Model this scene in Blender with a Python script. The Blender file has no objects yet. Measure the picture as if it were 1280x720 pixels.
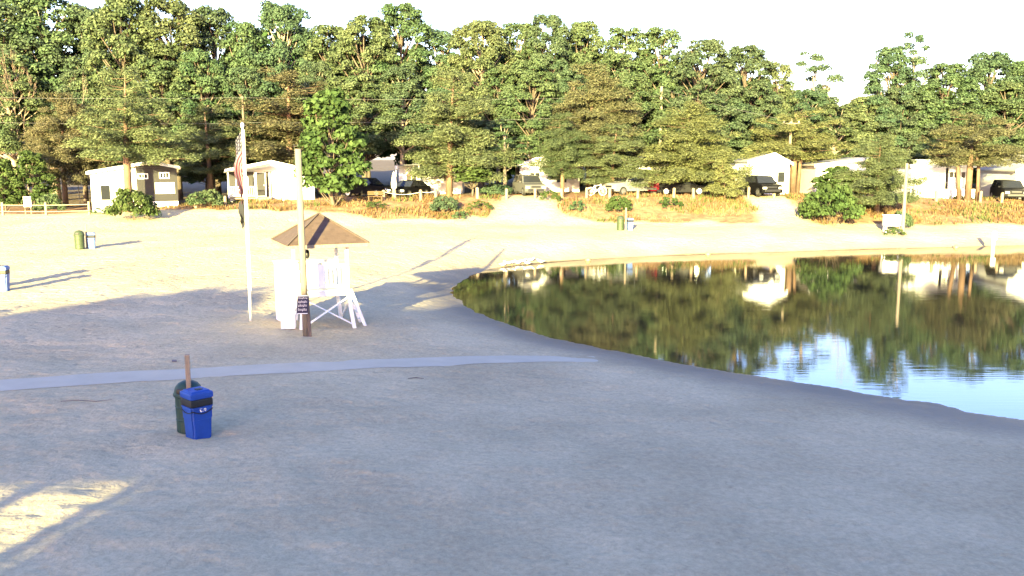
import bpy, bmesh, math, random
import numpy as np
from mathutils import Vector, Matrix

random.seed(7)
rng = np.random.default_rng(11)
SC = bpy.context.scene
COL = SC.collection
PI = math.pi
R = math.radians

# ------------------------------------------------------------------ camera geometry
F = 1108.0
PITCH = math.atan((360 - 198) / F)
CAM_H = 5.0
cp, sp = math.cos(PITCH), math.sin(PITCH)

def ray(px, py):
    u, v = px - 640, 360 - py
    return (u, F * cp + v * sp, -F * sp + v * cp)

def on_z(px, py, z=0.0):
    d = ray(px, py); t = (z - CAM_H) / d[2]
    return (d[0] * t, d[1] * t, z)

def at_y(px, py, Y):
    d = ray(px, py); t = Y / d[1]
    return (d[0] * t, Y, CAM_H + d[2] * t)

SUN_AZ, SUN_EL = R(12), R(11.5)     # shadows run forward and to the right

# ------------------------------------------------------------------ bookkeeping
def tag(o, label, cat, group=None, kind=None):
    o['label'] = label; o['category'] = cat
    if group: o['group'] = group
    if kind: o['kind'] = kind
    return o

def struct(o, kind='structure'):
    o['kind'] = kind
    return o

def empty(name, loc, rz=0.0, label=None, cat=None, group=None):
    o = bpy.data.objects.new(name, None); COL.objects.link(o)
    o.empty_display_size = 0.3
    o.location = loc; o.rotation_euler = (0, 0, rz)
    if label: tag(o, label, cat, group)
    return o

class MB:
    """collects shapes and links them as ONE mesh object"""
    def __init__(s): s.v = []; s.f = []; s.m = []
    def add(s, verts, faces, mi=0, M=None):
        b = len(s.v)
        if M is not None: verts = [tuple(M @ Vector(p)) for p in verts]
        s.v += [tuple(p) for p in verts]
        s.f += [tuple(b + i for i in f) for f in faces]
        s.m += [mi] * len(faces)
        return s
    def box(s, c, d, mi=0, rot=(0, 0, 0), bev=0.0, taper=1.0):
        bm = bmesh.new()
        bmesh.ops.create_cube(bm, size=1)
        for v in bm.verts:
            k = taper if v.co.z > 0 else 1.0
            v.co = Vector((v.co.x * d[0] * k, v.co.y * d[1] * k, v.co.z * d[2]))
        if bev > 0:
            bmesh.ops.bevel(bm, geom=bm.edges[:], offset=bev, segments=2, affect='EDGES', profile=0.6)
        M = Matrix.Translation(c) @ Matrix.Rotation(rot[2], 4, 'Z') @ Matrix.Rotation(rot[1], 4, 'Y') @ Matrix.Rotation(rot[0], 4, 'X')
        s.add([v.co[:] for v in bm.verts], [[v.index for v in f.verts] for f in bm.faces] if not bm.verts.index_update() else [], mi, M)
        bm.free()
        return s
    def bar(s, a, b, w, h=None, mi=0, bev=0.0):
        """rectangular bar from a to b"""
        h = h or w
        a, b = Vector(a), Vector(b); d = b - a
        bm = bmesh.new(); bmesh.ops.create_cube(bm, size=1)
        for v in bm.verts: v.co = Vector((v.co.x * w, v.co.y * h, v.co.z * d.length))
        if bev > 0: bmesh.ops.bevel(bm, geom=bm.edges[:], offset=bev, segments=1, affect='EDGES')
        z = d.normalized()
        up = Vector((0, 0, 1)) if abs(z.z) < 0.95 else Vector((0, 1, 0))
        x = up.cross(z).normalized(); y = z.cross(x)
        M = Matrix.Translation((a + b) / 2) @ Matrix((x, y, z)).transposed().to_4x4()
        bm.verts.index_update()
        s.add([v.co[:] for v in bm.verts], [[v.index for v in f.verts] for f in bm.faces], mi, M)
        bm.free(); return s
    def tube(s, pts, rad, n=8, mi=0, cap=True):
        pts = [Vector(p) for p in pts]
        if not hasattr(rad, '__len__'): rad = [rad] * len(pts)
        b = len(s.v); prev = None
        for i, p in enumerate(pts):
            t = (pts[min(i + 1, len(pts) - 1)] - pts[max(i - 1, 0)]).normalized()
            ref = prev if prev is not None else (Vector((1, 0, 0)) if abs(t.x) < 0.9 else Vector((0, 1, 0)))
            x = (ref - t * ref.dot(t)).normalized(); y = t.cross(x); prev = x
            for k in range(n):
                a = 2 * PI * k / n
                s.v.append(tuple(p + (x * math.cos(a) + y * math.sin(a)) * rad[i]))
        for i in range(len(pts) - 1):
            for k in range(n):
                k2 = (k + 1) % n
                s.f.append((b + i * n + k, b + i * n + k2, b + (i + 1) * n + k2, b + (i + 1) * n + k)); s.m.append(mi)
        if cap:
            s.f.append(tuple(b + k for k in reversed(range(n)))); s.m.append(mi)
            e = b + (len(pts) - 1) * n
            s.f.append(tuple(e + k for k in range(n))); s.m.append(mi)
        return s
    def lathe(s, prof, n=20, c=(0, 0, 0), mi=0):
        b = len(s.v)
        for r, z in prof:
            for k in range(n):
                a = 2 * PI * k / n
                s.v.append((c[0] + r * math.cos(a), c[1] + r * math.sin(a), c[2] + z))
        for i in range(len(prof) - 1):
            for k in range(n):
                k2 = (k + 1) % n
                s.f.append((b + i * n + k, b + i * n + k2, b + (i + 1) * n + k2, b + (i + 1) * n + k)); s.m.append(mi)
        s.f.append(tuple(b + k for k in reversed(range(n)))); s.m.append(mi)
        e = b + (len(prof) - 1) * n
        s.f.append(tuple(e + k for k in range(n))); s.m.append(mi)
        return s
    def prism(s, poly, y0, y1, mi=0):
        """polygon in (x,z) extruded along y"""
        n = len(poly)
        v = [(p[0], y0, p[1]) for p in poly] + [(p[0], y1, p[1]) for p in poly]
        f = [tuple(range(n)), tuple(reversed(range(n, 2 * n)))]
        f += [(i, n + i, n + (i + 1) % n, (i + 1) % n)[::1] for i in range(n)]
        return s.add(v, f, mi)
    def build(s, name, mats, parent=None, loc=(0, 0, 0), rz=0.0, smooth=False):
        me = bpy.data.meshes.new(name)
        me.from_pydata(s.v, [], s.f)
        if not isinstance(mats, (list, tuple)): mats = [mats]
        for m in mats: me.materials.append(m)
        me.polygons.foreach_set('material_index', s.m)
        if smooth: me.polygons.foreach_set('use_smooth', [True] * len(s.f))
        bm = bmesh.new(); bm.from_mesh(me); bmesh.ops.recalc_face_normals(bm, faces=bm.faces[:]); bm.to_mesh(me); bm.free()
        me.update()
        o = bpy.data.objects.new(name, me); COL.objects.link(o)
        o.location = loc; o.rotation_euler = (0, 0, rz)
        if parent is not None: o.parent = parent
        return o

def kids(o): return [c for c in bpy.data.objects if c.parent is o]
def copy_tree(o, parent=None):
    ch = kids(o)
    c = o.copy(); COL.objects.link(c)
    if parent is not None: c.parent = parent
    for k in ch: copy_tree(k, c)
    return c

# ------------------------------------------------------------------ materials
def new_mat(name):
    m = bpy.data.materials.new(name); m.use_nodes = True
    nt = m.node_tree
    return m, nt, nt.nodes['Principled BSDF']

def N(nt, t, **kw):
    n = nt.nodes.new(t)
    for k, v in kw.items():
        if k in n.inputs: n.inputs[k].default_value = v
        else: setattr(n, k, v)
    return n

def mat(name, col, rough=0.6, var=0.12, scale=6.0, metal=0.0, bump=0.0, bscale=40.0, spec=0.4, stretch=(1, 1, 1), wave=None):
    """base colour broken up with noise wear; optional bump and board lines"""
    m, nt, b = new_mat(name)
    tc = N(nt, 'ShaderNodeTexCoord')
    mp = N(nt, 'ShaderNodeMapping'); mp.inputs['Scale'].default_value = stretch
    nt.links.new(tc.outputs['Object'], mp.inputs['Vector'])
    no = N(nt, 'ShaderNodeTexNoise', Scale=scale, Detail=6.0, Roughness=0.65)
    nt.links.new(mp.outputs[0], no.inputs['Vector'])
    cr = N(nt, 'ShaderNodeValToRGB')
    cr.color_ramp.elements[0].position = 0.3; cr.color_ramp.elements[1].position = 0.72
    cr.color_ramp.elements[0].color = (*[max(0, c * (1 - var)) for c in col], 1)
    cr.color_ramp.elements[1].color = (*[min(1, c * (1 + var)) for c in col], 1)
    nt.links.new(no.outputs['Fac'], cr.inputs['Fac'])
    nt.links.new(cr.outputs['Color'], b.inputs['Base Color'])
    b.inputs['Roughness'].default_value = rough
    b.inputs['Metallic'].default_value = metal
    b.inputs['Specular IOR Level'].default_value = spec
    if wave:
        w = N(nt, 'ShaderNodeTexWave', wave_type='BANDS', bands_direction=wave[0], wave_profile='SAW', Scale=wave[1])
        nt.links.new(tc.outputs['Object'], w.inputs['Vector'])
        bp = N(nt, 'ShaderNodeBump', Strength=wave[2], Distance=0.03)
        nt.links.new(w.outputs['Fac'], bp.inputs['Height'])
        nt.links.new(bp.outputs[0], b.inputs['Normal'])
    elif bump > 0:
        n2 = N(nt, 'ShaderNodeTexNoise', Scale=bscale, Detail=4.0)
        nt.links.new(mp.outputs[0], n2.inputs['Vector'])
        bp = N(nt, 'ShaderNodeBump', Strength=bump, Distance=0.02)
        nt.links.new(n2.outputs['Fac'], bp.inputs['Height'])
        nt.links.new(bp.outputs[0], b.inputs['Normal'])
    return m

def leaf_mat(name, c1, c2, trans=0.35, hue=0.03):
    m, nt, b = new_mat(name)
    nt.nodes.remove(b)
    out = nt.nodes['Material Output']
    geo = N(nt, 'ShaderNodeNewGeometry'); oi = N(nt, 'ShaderNodeObjectInfo')
    no = N(nt, 'ShaderNodeTexNoise', Scale=0.55, Detail=5.0, Roughness=0.7)
    nt.links.new(geo.outputs['Position'], no.inputs['Vector'])
    cr = N(nt, 'ShaderNodeValToRGB')
    cr.color_ramp.elements[0].position = 0.34; cr.color_ramp.elements[1].position = 0.66
    cr.color_ramp.elements[0].color = (*c1, 1); cr.color_ramp.elements[1].color = (*c2, 1)
    nt.links.new(no.outputs['Fac'], cr.inputs['Fac'])
    hs = N(nt, 'ShaderNodeHueSaturation')
    nt.links.new(cr.outputs['Color'], hs.inputs['Color'])
    a = N(nt, 'ShaderNodeMath', operation='MULTIPLY_ADD'); a.inputs[1].default_value = hue * 2; a.inputs[2].default_value = 0.5 - hue
    nt.links.new(oi.outputs['Random'], a.inputs[0]); nt.links.new(a.outputs[0], hs.inputs['Hue'])
    # leaf-to-leaf value change
    isl = N(nt, 'ShaderNodeMath', operation='MULTIPLY_ADD'); isl.inputs[1].default_value = 0.7; isl.inputs[2].default_value = 0.65
    nt.links.new(geo.outputs['Random Per Island'], isl.inputs[0]); nt.links.new(isl.outputs[0], hs.inputs['Value'])
    d = N(nt, 'ShaderNodeBsdfDiffuse'); t = N(nt, 'ShaderNodeBsdfTranslucent')
    mx = N(nt, 'ShaderNodeMixShader'); mx.inputs[0].default_value = trans
    nt.links.new(hs.outputs[0], d.inputs['Color']); nt.links.new(hs.outputs[0], t.inputs['Color'])
    nt.links.new(d.outputs[0], mx.inputs[1]); nt.links.new(t.outputs[0], mx.inputs[2])
    nt.links.new(mx.outputs[0], out.inputs['Surface'])
    return m

LEAF = {
    'oak':    leaf_mat('oak_leaves', (0.056, 0.090, 0.046), (0.116, 0.150, 0.080)),
    'oakd':   leaf_mat('dark_oak_leaves', (0.046, 0.078, 0.048), (0.092, 0.128, 0.076)),
    'bright': leaf_mat('bright_leaves', (0.048, 0.078, 0.028), (0.080, 0.112, 0.042), hue=0.015),
    'olive':  leaf_mat('pine_needles', (0.082, 0.103, 0.054), (0.136, 0.158, 0.082), trans=0.2, hue=0.015),
    'gold':   leaf_mat('yellow_pine_needles', (0.104, 0.120, 0.054), (0.158, 0.172, 0.078), trans=0.2, hue=0.012),
    'brown':  leaf_mat('brown_pine_needles', (0.082, 0.084, 0.048), (0.124, 0.118, 0.068), trans=0.15, hue=0.015),
    'fardk':  leaf_mat('far_wood_leaves', (0.035, 0.06, 0.022), (0.06, 0.09, 0.03)),
}
BARK = mat('bark', (0.10, 0.078, 0.06), 0.9, 0.35, 3, bump=0.6, bscale=14, stretch=(1, 1, 0.25))
BARKP = mat('pale_bark', (0.26, 0.215, 0.165), 0.9, 0.3, 3, bump=0.5, bscale=14, stretch=(1, 1, 0.25))
BARKR = mat('pine_bark', (0.15, 0.095, 0.065), 0.9, 0.35, 4, bump=0.6, bscale=12, stretch=(1, 1, 0.3))
TWIG = mat('dry_twigs', (0.21, 0.155, 0.12), 0.9, 0.25, 3)

M_WHITE = mat('white_paint', (0.78, 0.77, 0.74), 0.55, 0.06, 3, wave=None)
M_SIDING = mat('white_siding', (0.74, 0.73, 0.70), 0.6, 0.05, 1.2, wave=('Z', 2.4, 0.35))
M_CREAM = mat('cream_siding', (0.72, 0.69, 0.60), 0.6, 0.06, 1.2, wave=('Z', 2.4, 0.35))
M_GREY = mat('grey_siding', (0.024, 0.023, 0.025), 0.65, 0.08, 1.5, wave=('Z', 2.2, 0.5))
M_ROOFL = mat('light_roof_metal', (0.40, 0.39, 0.38), 0.5, 0.08, 2)
M_ROOFD = mat('grey_roof_felt', (0.10, 0.10, 0.10), 0.8, 0.15, 5)
M_SHINGLE, _nt, _b = new_mat('brown_shingles')
_tc = N(_nt, 'ShaderNodeTexCoord')
_br = N(_nt, 'ShaderNodeTexBrick', Scale=3.2); _br.inputs['Color1'].default_value = (0.058, 0.036, 0.027, 1)
_br.inputs['Color2'].default_value = (0.080, 0.051, 0.039, 1); _br.inputs['Mortar'].default_value = (0.07, 0.05, 0.042, 1)
_br.inputs['Mortar Size'].default_value = 0.012; _br.inputs['Row Height'].default_value = 0.36
_nt.links.new(_tc.outputs['UV'], _br.inputs['Vector'])
_nt.links.new(_br.outputs['Color'], _b.inputs['Base Color']); _b.inputs['Roughness'].default_value = 0.9
_bp = N(_nt, 'ShaderNodeBump', Strength=0.5, Distance=0.02); _nt.links.new(_br.outputs['Fac'], _bp.inputs['Height'])
_bp.invert = True; _nt.links.new(_bp.outputs[0], _b.inputs['Normal'])
M_GLASS = mat('window_glass', (0.02, 0.022, 0.025), 0.08, 0.1, 2, spec=0.4)
M_BLIND = mat('drawn_blind', (0.42, 0.40, 0.35), 0.5, 0.1, 3, wave=('Z', 6, 0.4))
M_DARKWOOD = mat('weathered_dark_wood', (0.11, 0.085, 0.07), 0.85, 0.3, 5, bump=0.5, bscale=25, stretch=(3, 3, 0.4))
M_WOOD = mat('weathered_wood', (0.24, 0.185, 0.13), 0.85, 0.25, 5, bump=0.4, bscale=25, stretch=(4, 4, 0.4))
M_POLEW = mat('pole_wood', (0.19, 0.16, 0.125), 0.85, 0.18, 4, bump=0.4, bscale=20, stretch=(5, 5, 0.3))
M_PALEW = mat('pale_wood', (0.22, 0.17, 0.125), 0.85, 0.2, 5, bump=0.3, bscale=25, stretch=(4, 4, 0.4))
M_BENCH = mat('bench_wood', (0.085, 0.048, 0.020), 0.75, 0.2, 6, stretch=(0.5, 3, 3))
M_BLUE = mat('blue_bin_plastic', (0.007, 0.050, 0.28), 0.5, 0.15, 5, bump=0.15, bscale=30)
M_BLUEF = mat('faded_blue_bin_plastic', (0.075, 0.13, 0.34), 0.5, 0.2, 5)
M_GREEN = mat('green_drum_paint', (0.010, 0.036, 0.030), 0.55, 0.2, 6, bump=0.15, bscale=20)
M_OLIVE = mat('olive_drum_paint', (0.035, 0.052, 0.024), 0.55, 0.2, 6)
M_BLACK = mat('black_rubber', (0.012, 0.012, 0.014), 0.5, 0.2, 8)
M_NAVY = mat('navy_sign_paint', (0.010, 0.009, 0.042), 0.5, 0.08, 4)
M_RED = mat('red_paint', (0.45, 0.035, 0.03), 0.5, 0.1, 4)
M_ROPE = mat('rope', (0.62, 0.58, 0.5), 0.9, 0.15, 20)
M_STEEL = mat('brushed_metal', (0.55, 0.55, 0.56), 0.35, 0.08, 6, metal=0.9)
M_POLEM = mat('white_metal_pole', (0.72, 0.72, 0.72), 0.35, 0.04, 4)
M_WIRE = mat('wire_cable', (0.13, 0.13, 0.13), 0.6, 0.05, 4)
M_FLR = mat('flag_red', (0.13, 0.005, 0.018), 0.8, 0.08, 6)
M_FLW = mat('flag_white', (0.13, 0.125, 0.14), 0.8, 0.05, 6)
M_FLB = mat('flag_blue', (0.006, 0.006, 0.020), 0.8, 0.1, 6)
M_FLK = mat('flag_black', (0.010, 0.010, 0.015), 0.8, 0.1, 6)
M_CANVAS = mat('white_canvas', (0.74, 0.71, 0.66), 0.8, 0.06, 6)
M_TYRE = mat('tyre_rubber', (0.015, 0.015, 0.015), 0.8, 0.1, 6)
M_LAMP = mat('lamp_lens', (0.6, 0.6, 0.6), 0.15, 0.05, 6, spec=0.8)
M_TAIL = mat('tail_lens', (0.35, 0.02, 0.02), 0.25, 0.05, 6, spec=0.8)
M_GULLW = mat('white_feathers', (0.75, 0.74, 0.72), 0.8, 0.05, 20)
M_GULLG = mat('grey_feathers', (0.28, 0.29, 0.31), 0.8, 0.1, 20)
M_BEAK = mat('beak', (0.35, 0.2, 0.05), 0.6, 0.1, 20)
M_ORANGE = mat('buoy_orange', (0.42, 0.2, 0.10), 0.5, 0.15, 8)
M_BRICK = mat('shade_block_wall', (0.35, 0.33, 0.30), 0.8, 0.1, 4)  # wall of the added block that shades the beach

def carpaint(name, col):
    m = mat(name, col, 0.5, 0.05, 2, spec=0.03)
    b = m.node_tree.nodes['Principled BSDF']; b.inputs['Coat Weight'].default_value = 0.04; b.inputs['Coat Roughness'].default_value = 0.2
    return m

# ------------------------------------------------------------------ terrain
WATER_Z = -1.15
shore_px = [(1280, 524), (1190, 509), (1100, 494), (960, 473), (860, 456), (780, 441), (720, 430), (665, 415), (620, 400), (590, 387), (572, 375),
            (565, 365), (572, 355), (590, 345), (612, 337), (640, 331.5), (690, 327), (740, 323.5), (800, 320.5), (860, 318), (930, 316), (1000, 314), (1090, 311), (1180, 309), (1280, 306.5)]
shore = [on_z(x, y, WATER_Z)[:2] for x, y in shore_px]
shore = [(95.0, 2.0), (40.0, 8.0), (20, 16.6)] + shore + [(45, 63.8), (70, 65), (95, 66)]
def catmull(pts, n=8):
    out = []
    for i in range(len(pts) - 1):
        p0 = pts[max(i - 1, 0)]; p1 = pts[i]; p2 = pts[i + 1]; p3 = pts[min(i + 2, len(pts) - 1)]
        for k in range(n):
            t = k / n
            out.append(tuple(0.5 * ((2 * p1[j]) + (-p0[j] + p2[j]) * t + (2 * p0[j] - 5 * p1[j] + 4 * p2[j] - p3[j]) * t * t + (-p0[j] + 3 * p1[j] - 3 * p2[j] + p3[j]) * t ** 3) for j in range(2)))
    out.append(pts[-1]); return out
SHORE = np.array(catmull(shore, 6))

def signed_shore(X, Y):
    """distance to the shoreline, positive on land"""
    P = np.stack([X.ravel(), Y.ravel()], 1)
    dmin = np.full(len(P), 1e9); inside = np.zeros(len(P), bool)
    n = len(SHORE)
    for i in range(n):
        a = SHORE[i]; b = SHORE[(i + 1) % n]
        ab = b - a; L2 = (ab ** 2).sum() + 1e-12
        if i < n - 1 or True:
            t = np.clip(((P - a) @ ab) / L2, 0, 1)
            d = np.sqrt(((P - a - t[:, None] * ab) ** 2).sum(1))
            dmin = np.minimum(dmin, d)
        cond = ((a[1] > P[:, 1]) != (b[1] > P[:, 1]))
        xi = a[0] + (P[:, 1] - a[1]) / (b[1] - a[1] + 1e-12) * (b[0] - a[0])
        inside ^= cond & (P[:, 0] < xi)
    return np.where(inside, -dmin, dmin).reshape(X.shape)

_lat = rng.random((256, 256))
def vnoise(x, y):
    x = np.asarray(x, float); y = np.asarray(y, float)
    xi = np.floor(x).astype(int); yi = np.floor(y).astype(int)
    fx = x - xi; fy = y - yi; fx = fx * fx * (3 - 2 * fx); fy = fy * fy * (3 - 2 * fy)
    g = lambda a, b: _lat[a % 256, b % 256]
    return (g(xi, yi) * (1 - fx) + g(xi + 1, yi) * fx) * (1 - fy) + (g(xi, yi + 1) * (1 - fx) + g(xi + 1, yi + 1) * fx) * fy - 0.5
def sstep(t):
    t = np.clip(t, 0, 1); return t * t * (3 - 2 * t)

TX = [-60, -37, -20.5, -9.5, 1.4, 11, 21, 37, 44, 70]
TZ = [0.45, 0.55, 1.36, 1.66, 1.84, 1.9, 1.88, 1.57, 1.43, 1.3]
# path centre line
PATH_A = np.array(on_z(-420, 507)[:2]); PATH_B = np.array(on_z(750, 436, -0.5)[:2])
PATH_D = (PATH_B - PATH_A) / np.linalg.norm(PATH_B - PATH_A); PATH_N = np.array([-PATH_D[1], PATH_D[0]])

def base_height(X, Y):
    T = np.interp(X, TX, TZ)
    y0 = np.interp(X, [-40, -24, -8, 60], [56, 60, 66.0, 66.5])
    z = T * sstep((Y - y0) / (76 - y0)) + 0.012 * np.clip(Y - 78, 0, 200)
    return z

SHJ = lambda X, Y: .26 * vnoise(X * .55, Y * .55 + 5) + .22 * vnoise(X * 1.7 + 3, Y * 1.7)
RUTS = [(24.4, .9, .16, 0.6), (26.6, .7, .2, 2.2), (28.8, 1.2, .13, 4.0), (17.6, 1.0, .2, 1.0)]
def ground_np(X, Y, detail=True):
    X = np.asarray(X, float); Y = np.asarray(Y, float)
    s = signed_shore(X, Y) + SHJ(X, Y)
    z = base_height(X, Y)
    land = WATER_Z - WATER_Z * (1 - np.exp(-np.clip(s, 0, None) / np.interp(Y, [22, 33, 56], [8.0, 4.6, 2.6]))) + z
    bed = WATER_Z - np.clip(-s, 0, None) * 0.12 - 0.02 * (s < 0)
    z = np.where(s > 0, land, np.maximum(bed, -2.8))
    if detail:
        w = np.clip((s - 0.8) / 2.5, 0, 1)
        dp = np.abs((X - PATH_A[0]) * PATH_N[0] + (Y - PATH_A[1]) * PATH_N[1])
        w = w * np.clip((dp - 0.6) / 0.8, 0.0, 1)
        for (c0, amp, k_, off) in RUTS:
            yc = c0 + amp * np.sin(X * k_ + off)
            for dd in (-.75, .75):
                z = z - w * 0.035 * np.exp(-((Y - yc - dd) / 0.17) ** 2) * (0.6 + .8 * vnoise(X * 1.1, Y * .3 + dd))
        z = z + w * (0.10 * vnoise(X * 0.35, Y * 0.35) + 0.05 * vnoise(X * 1.3 + 7, Y * 1.3) + 0.055 * vnoise(X * 2.6, Y * 2.9 + 3) + 0.03 * vnoise(X * 4.4, Y * 5.2 + 11))
    return z

def gz(x, y): return float(ground_np(np.array([x]), np.array([y]))[0])

def hit(px, py):
    """first point of the ground under this pixel's line of sight"""
    d = np.array(ray(px, py)); d = d / d[1]
    Yt = np.arange(8, 80, 0.05)
    P = d[None, :] * Yt[:, None] + np.array([0, 0, CAM_H])
    zg = ground_np(P[:, 0], P[:, 1])
    k = int(np.argmax(P[:, 2] <= np.maximum(zg, WATER_Z)))
    return (float(P[k, 0]), float(P[k, 1]), float(zg[k]))
def axis(segs):
    out = []
    for a, b, st in segs: out += list(np.arange(a, b - 1e-6, st))
    out.append(segs[-1][1]); return np.array(out)
xs = axis([(-900, -60, 60), (-60, -24, 0.8), (-24, 26, 0.2), (26, 60, 0.6), (60, 900, 60)])
ys = axis([(-120, 0, 12), (0, 8, 1.0), (8, 26, 0.12), (26, 50, 0.25), (50, 80, 0.4), (80, 130, 2.5), (130, 1200, 60)])
GX, GY = np.meshgrid(xs, ys)
GZ = ground_np(GX, GY)
S = signed_shore(GX, GY) + SHJ(GX, GY)
nx, ny = len(xs), len(ys)
verts = np.stack([GX.ravel(), GY.ravel(), GZ.ravel()], 1)
ii = np.arange(nx * ny).reshape(ny, nx)
faces = np.stack([ii[:-1, :-1].ravel(), ii[:-1, 1:].ravel(), ii[1:, 1:].ravel(), ii[1:, :-1].ravel()], 1)

def mesh_quads(name, verts, faces):
    me = bpy.data.meshes.new(name)
    nv, nf = len(verts), len(faces); k = faces.shape[1]
    me.vertices.add(nv); me.vertices.foreach_set('co', np.asarray(verts, np.float32).ravel())
    me.loops.add(nf * k); me.loops.foreach_set('vertex_index', faces.astype(np.int32).ravel())
    me.polygons.add(nf); me.polygons.foreach_set('loop_start', np.arange(0, nf * k, k, dtype=np.int32))
    me.update(calc_edges=True); me.validate()
    return me

gm = mesh_quads('ground', verts, faces)
gm.polygons.foreach_set('use_smooth', [True] * len(faces))
# material zones: R = wet sand, G = scrubby soil on the bank, B = woodland floor and drive
def zone_bank(X, Y):
    b0 = np.interp(X, [-60, -40, -24, -13, -9, -2, 4, 8, 18, 24, 33, 45], [74, 73, 71.0, 69.3, 68.3, 68.6, 69.0, 67.6, 67.6, 67.3, 67.6, 68.5])
    w = sstep((Y - b0 - 1.6 * vnoise(X * 0.6, Y * 0.6)) / 0.9)
    # two sandy ramps up to the road
    ramp = np.exp(-((X - 1.0 + .9 * vnoise(Y * .7, X * .3)) / (2.1 + .18 * np.clip(76 - Y, 0, 9))) ** 6) + np.exp(-((X - 21.2 + .6 * vnoise(Y * .7, X * .3 + 9)) / 1.9) ** 6)
    return np.clip(w - ramp * (Y < 77.0), 0, 1)
wet = sstep(1 - (S - 0.15 + 0.6 * vnoise(GX * 0.8, GY * 0.8)) / np.interp(GY, [20, 40, 50], [4.2, 2.6, 1.6])) * np.interp(GY, [30, 46], [1, .4])
bank = zone_bank(GX, GY)
wood = sstep((GY - 79.5 - 2 * vnoise(GX * 0.4, GY * 0.4)) / 2.0)
ca = gm.color_attributes.new('zones', 'FLOAT_COLOR', 'POINT')
ca.data.foreach_set('color', np.stack([wet.ravel(), bank.ravel(), wood.ravel(), np.ones(nx * ny)], 1).astype(np.float32).ravel())

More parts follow.
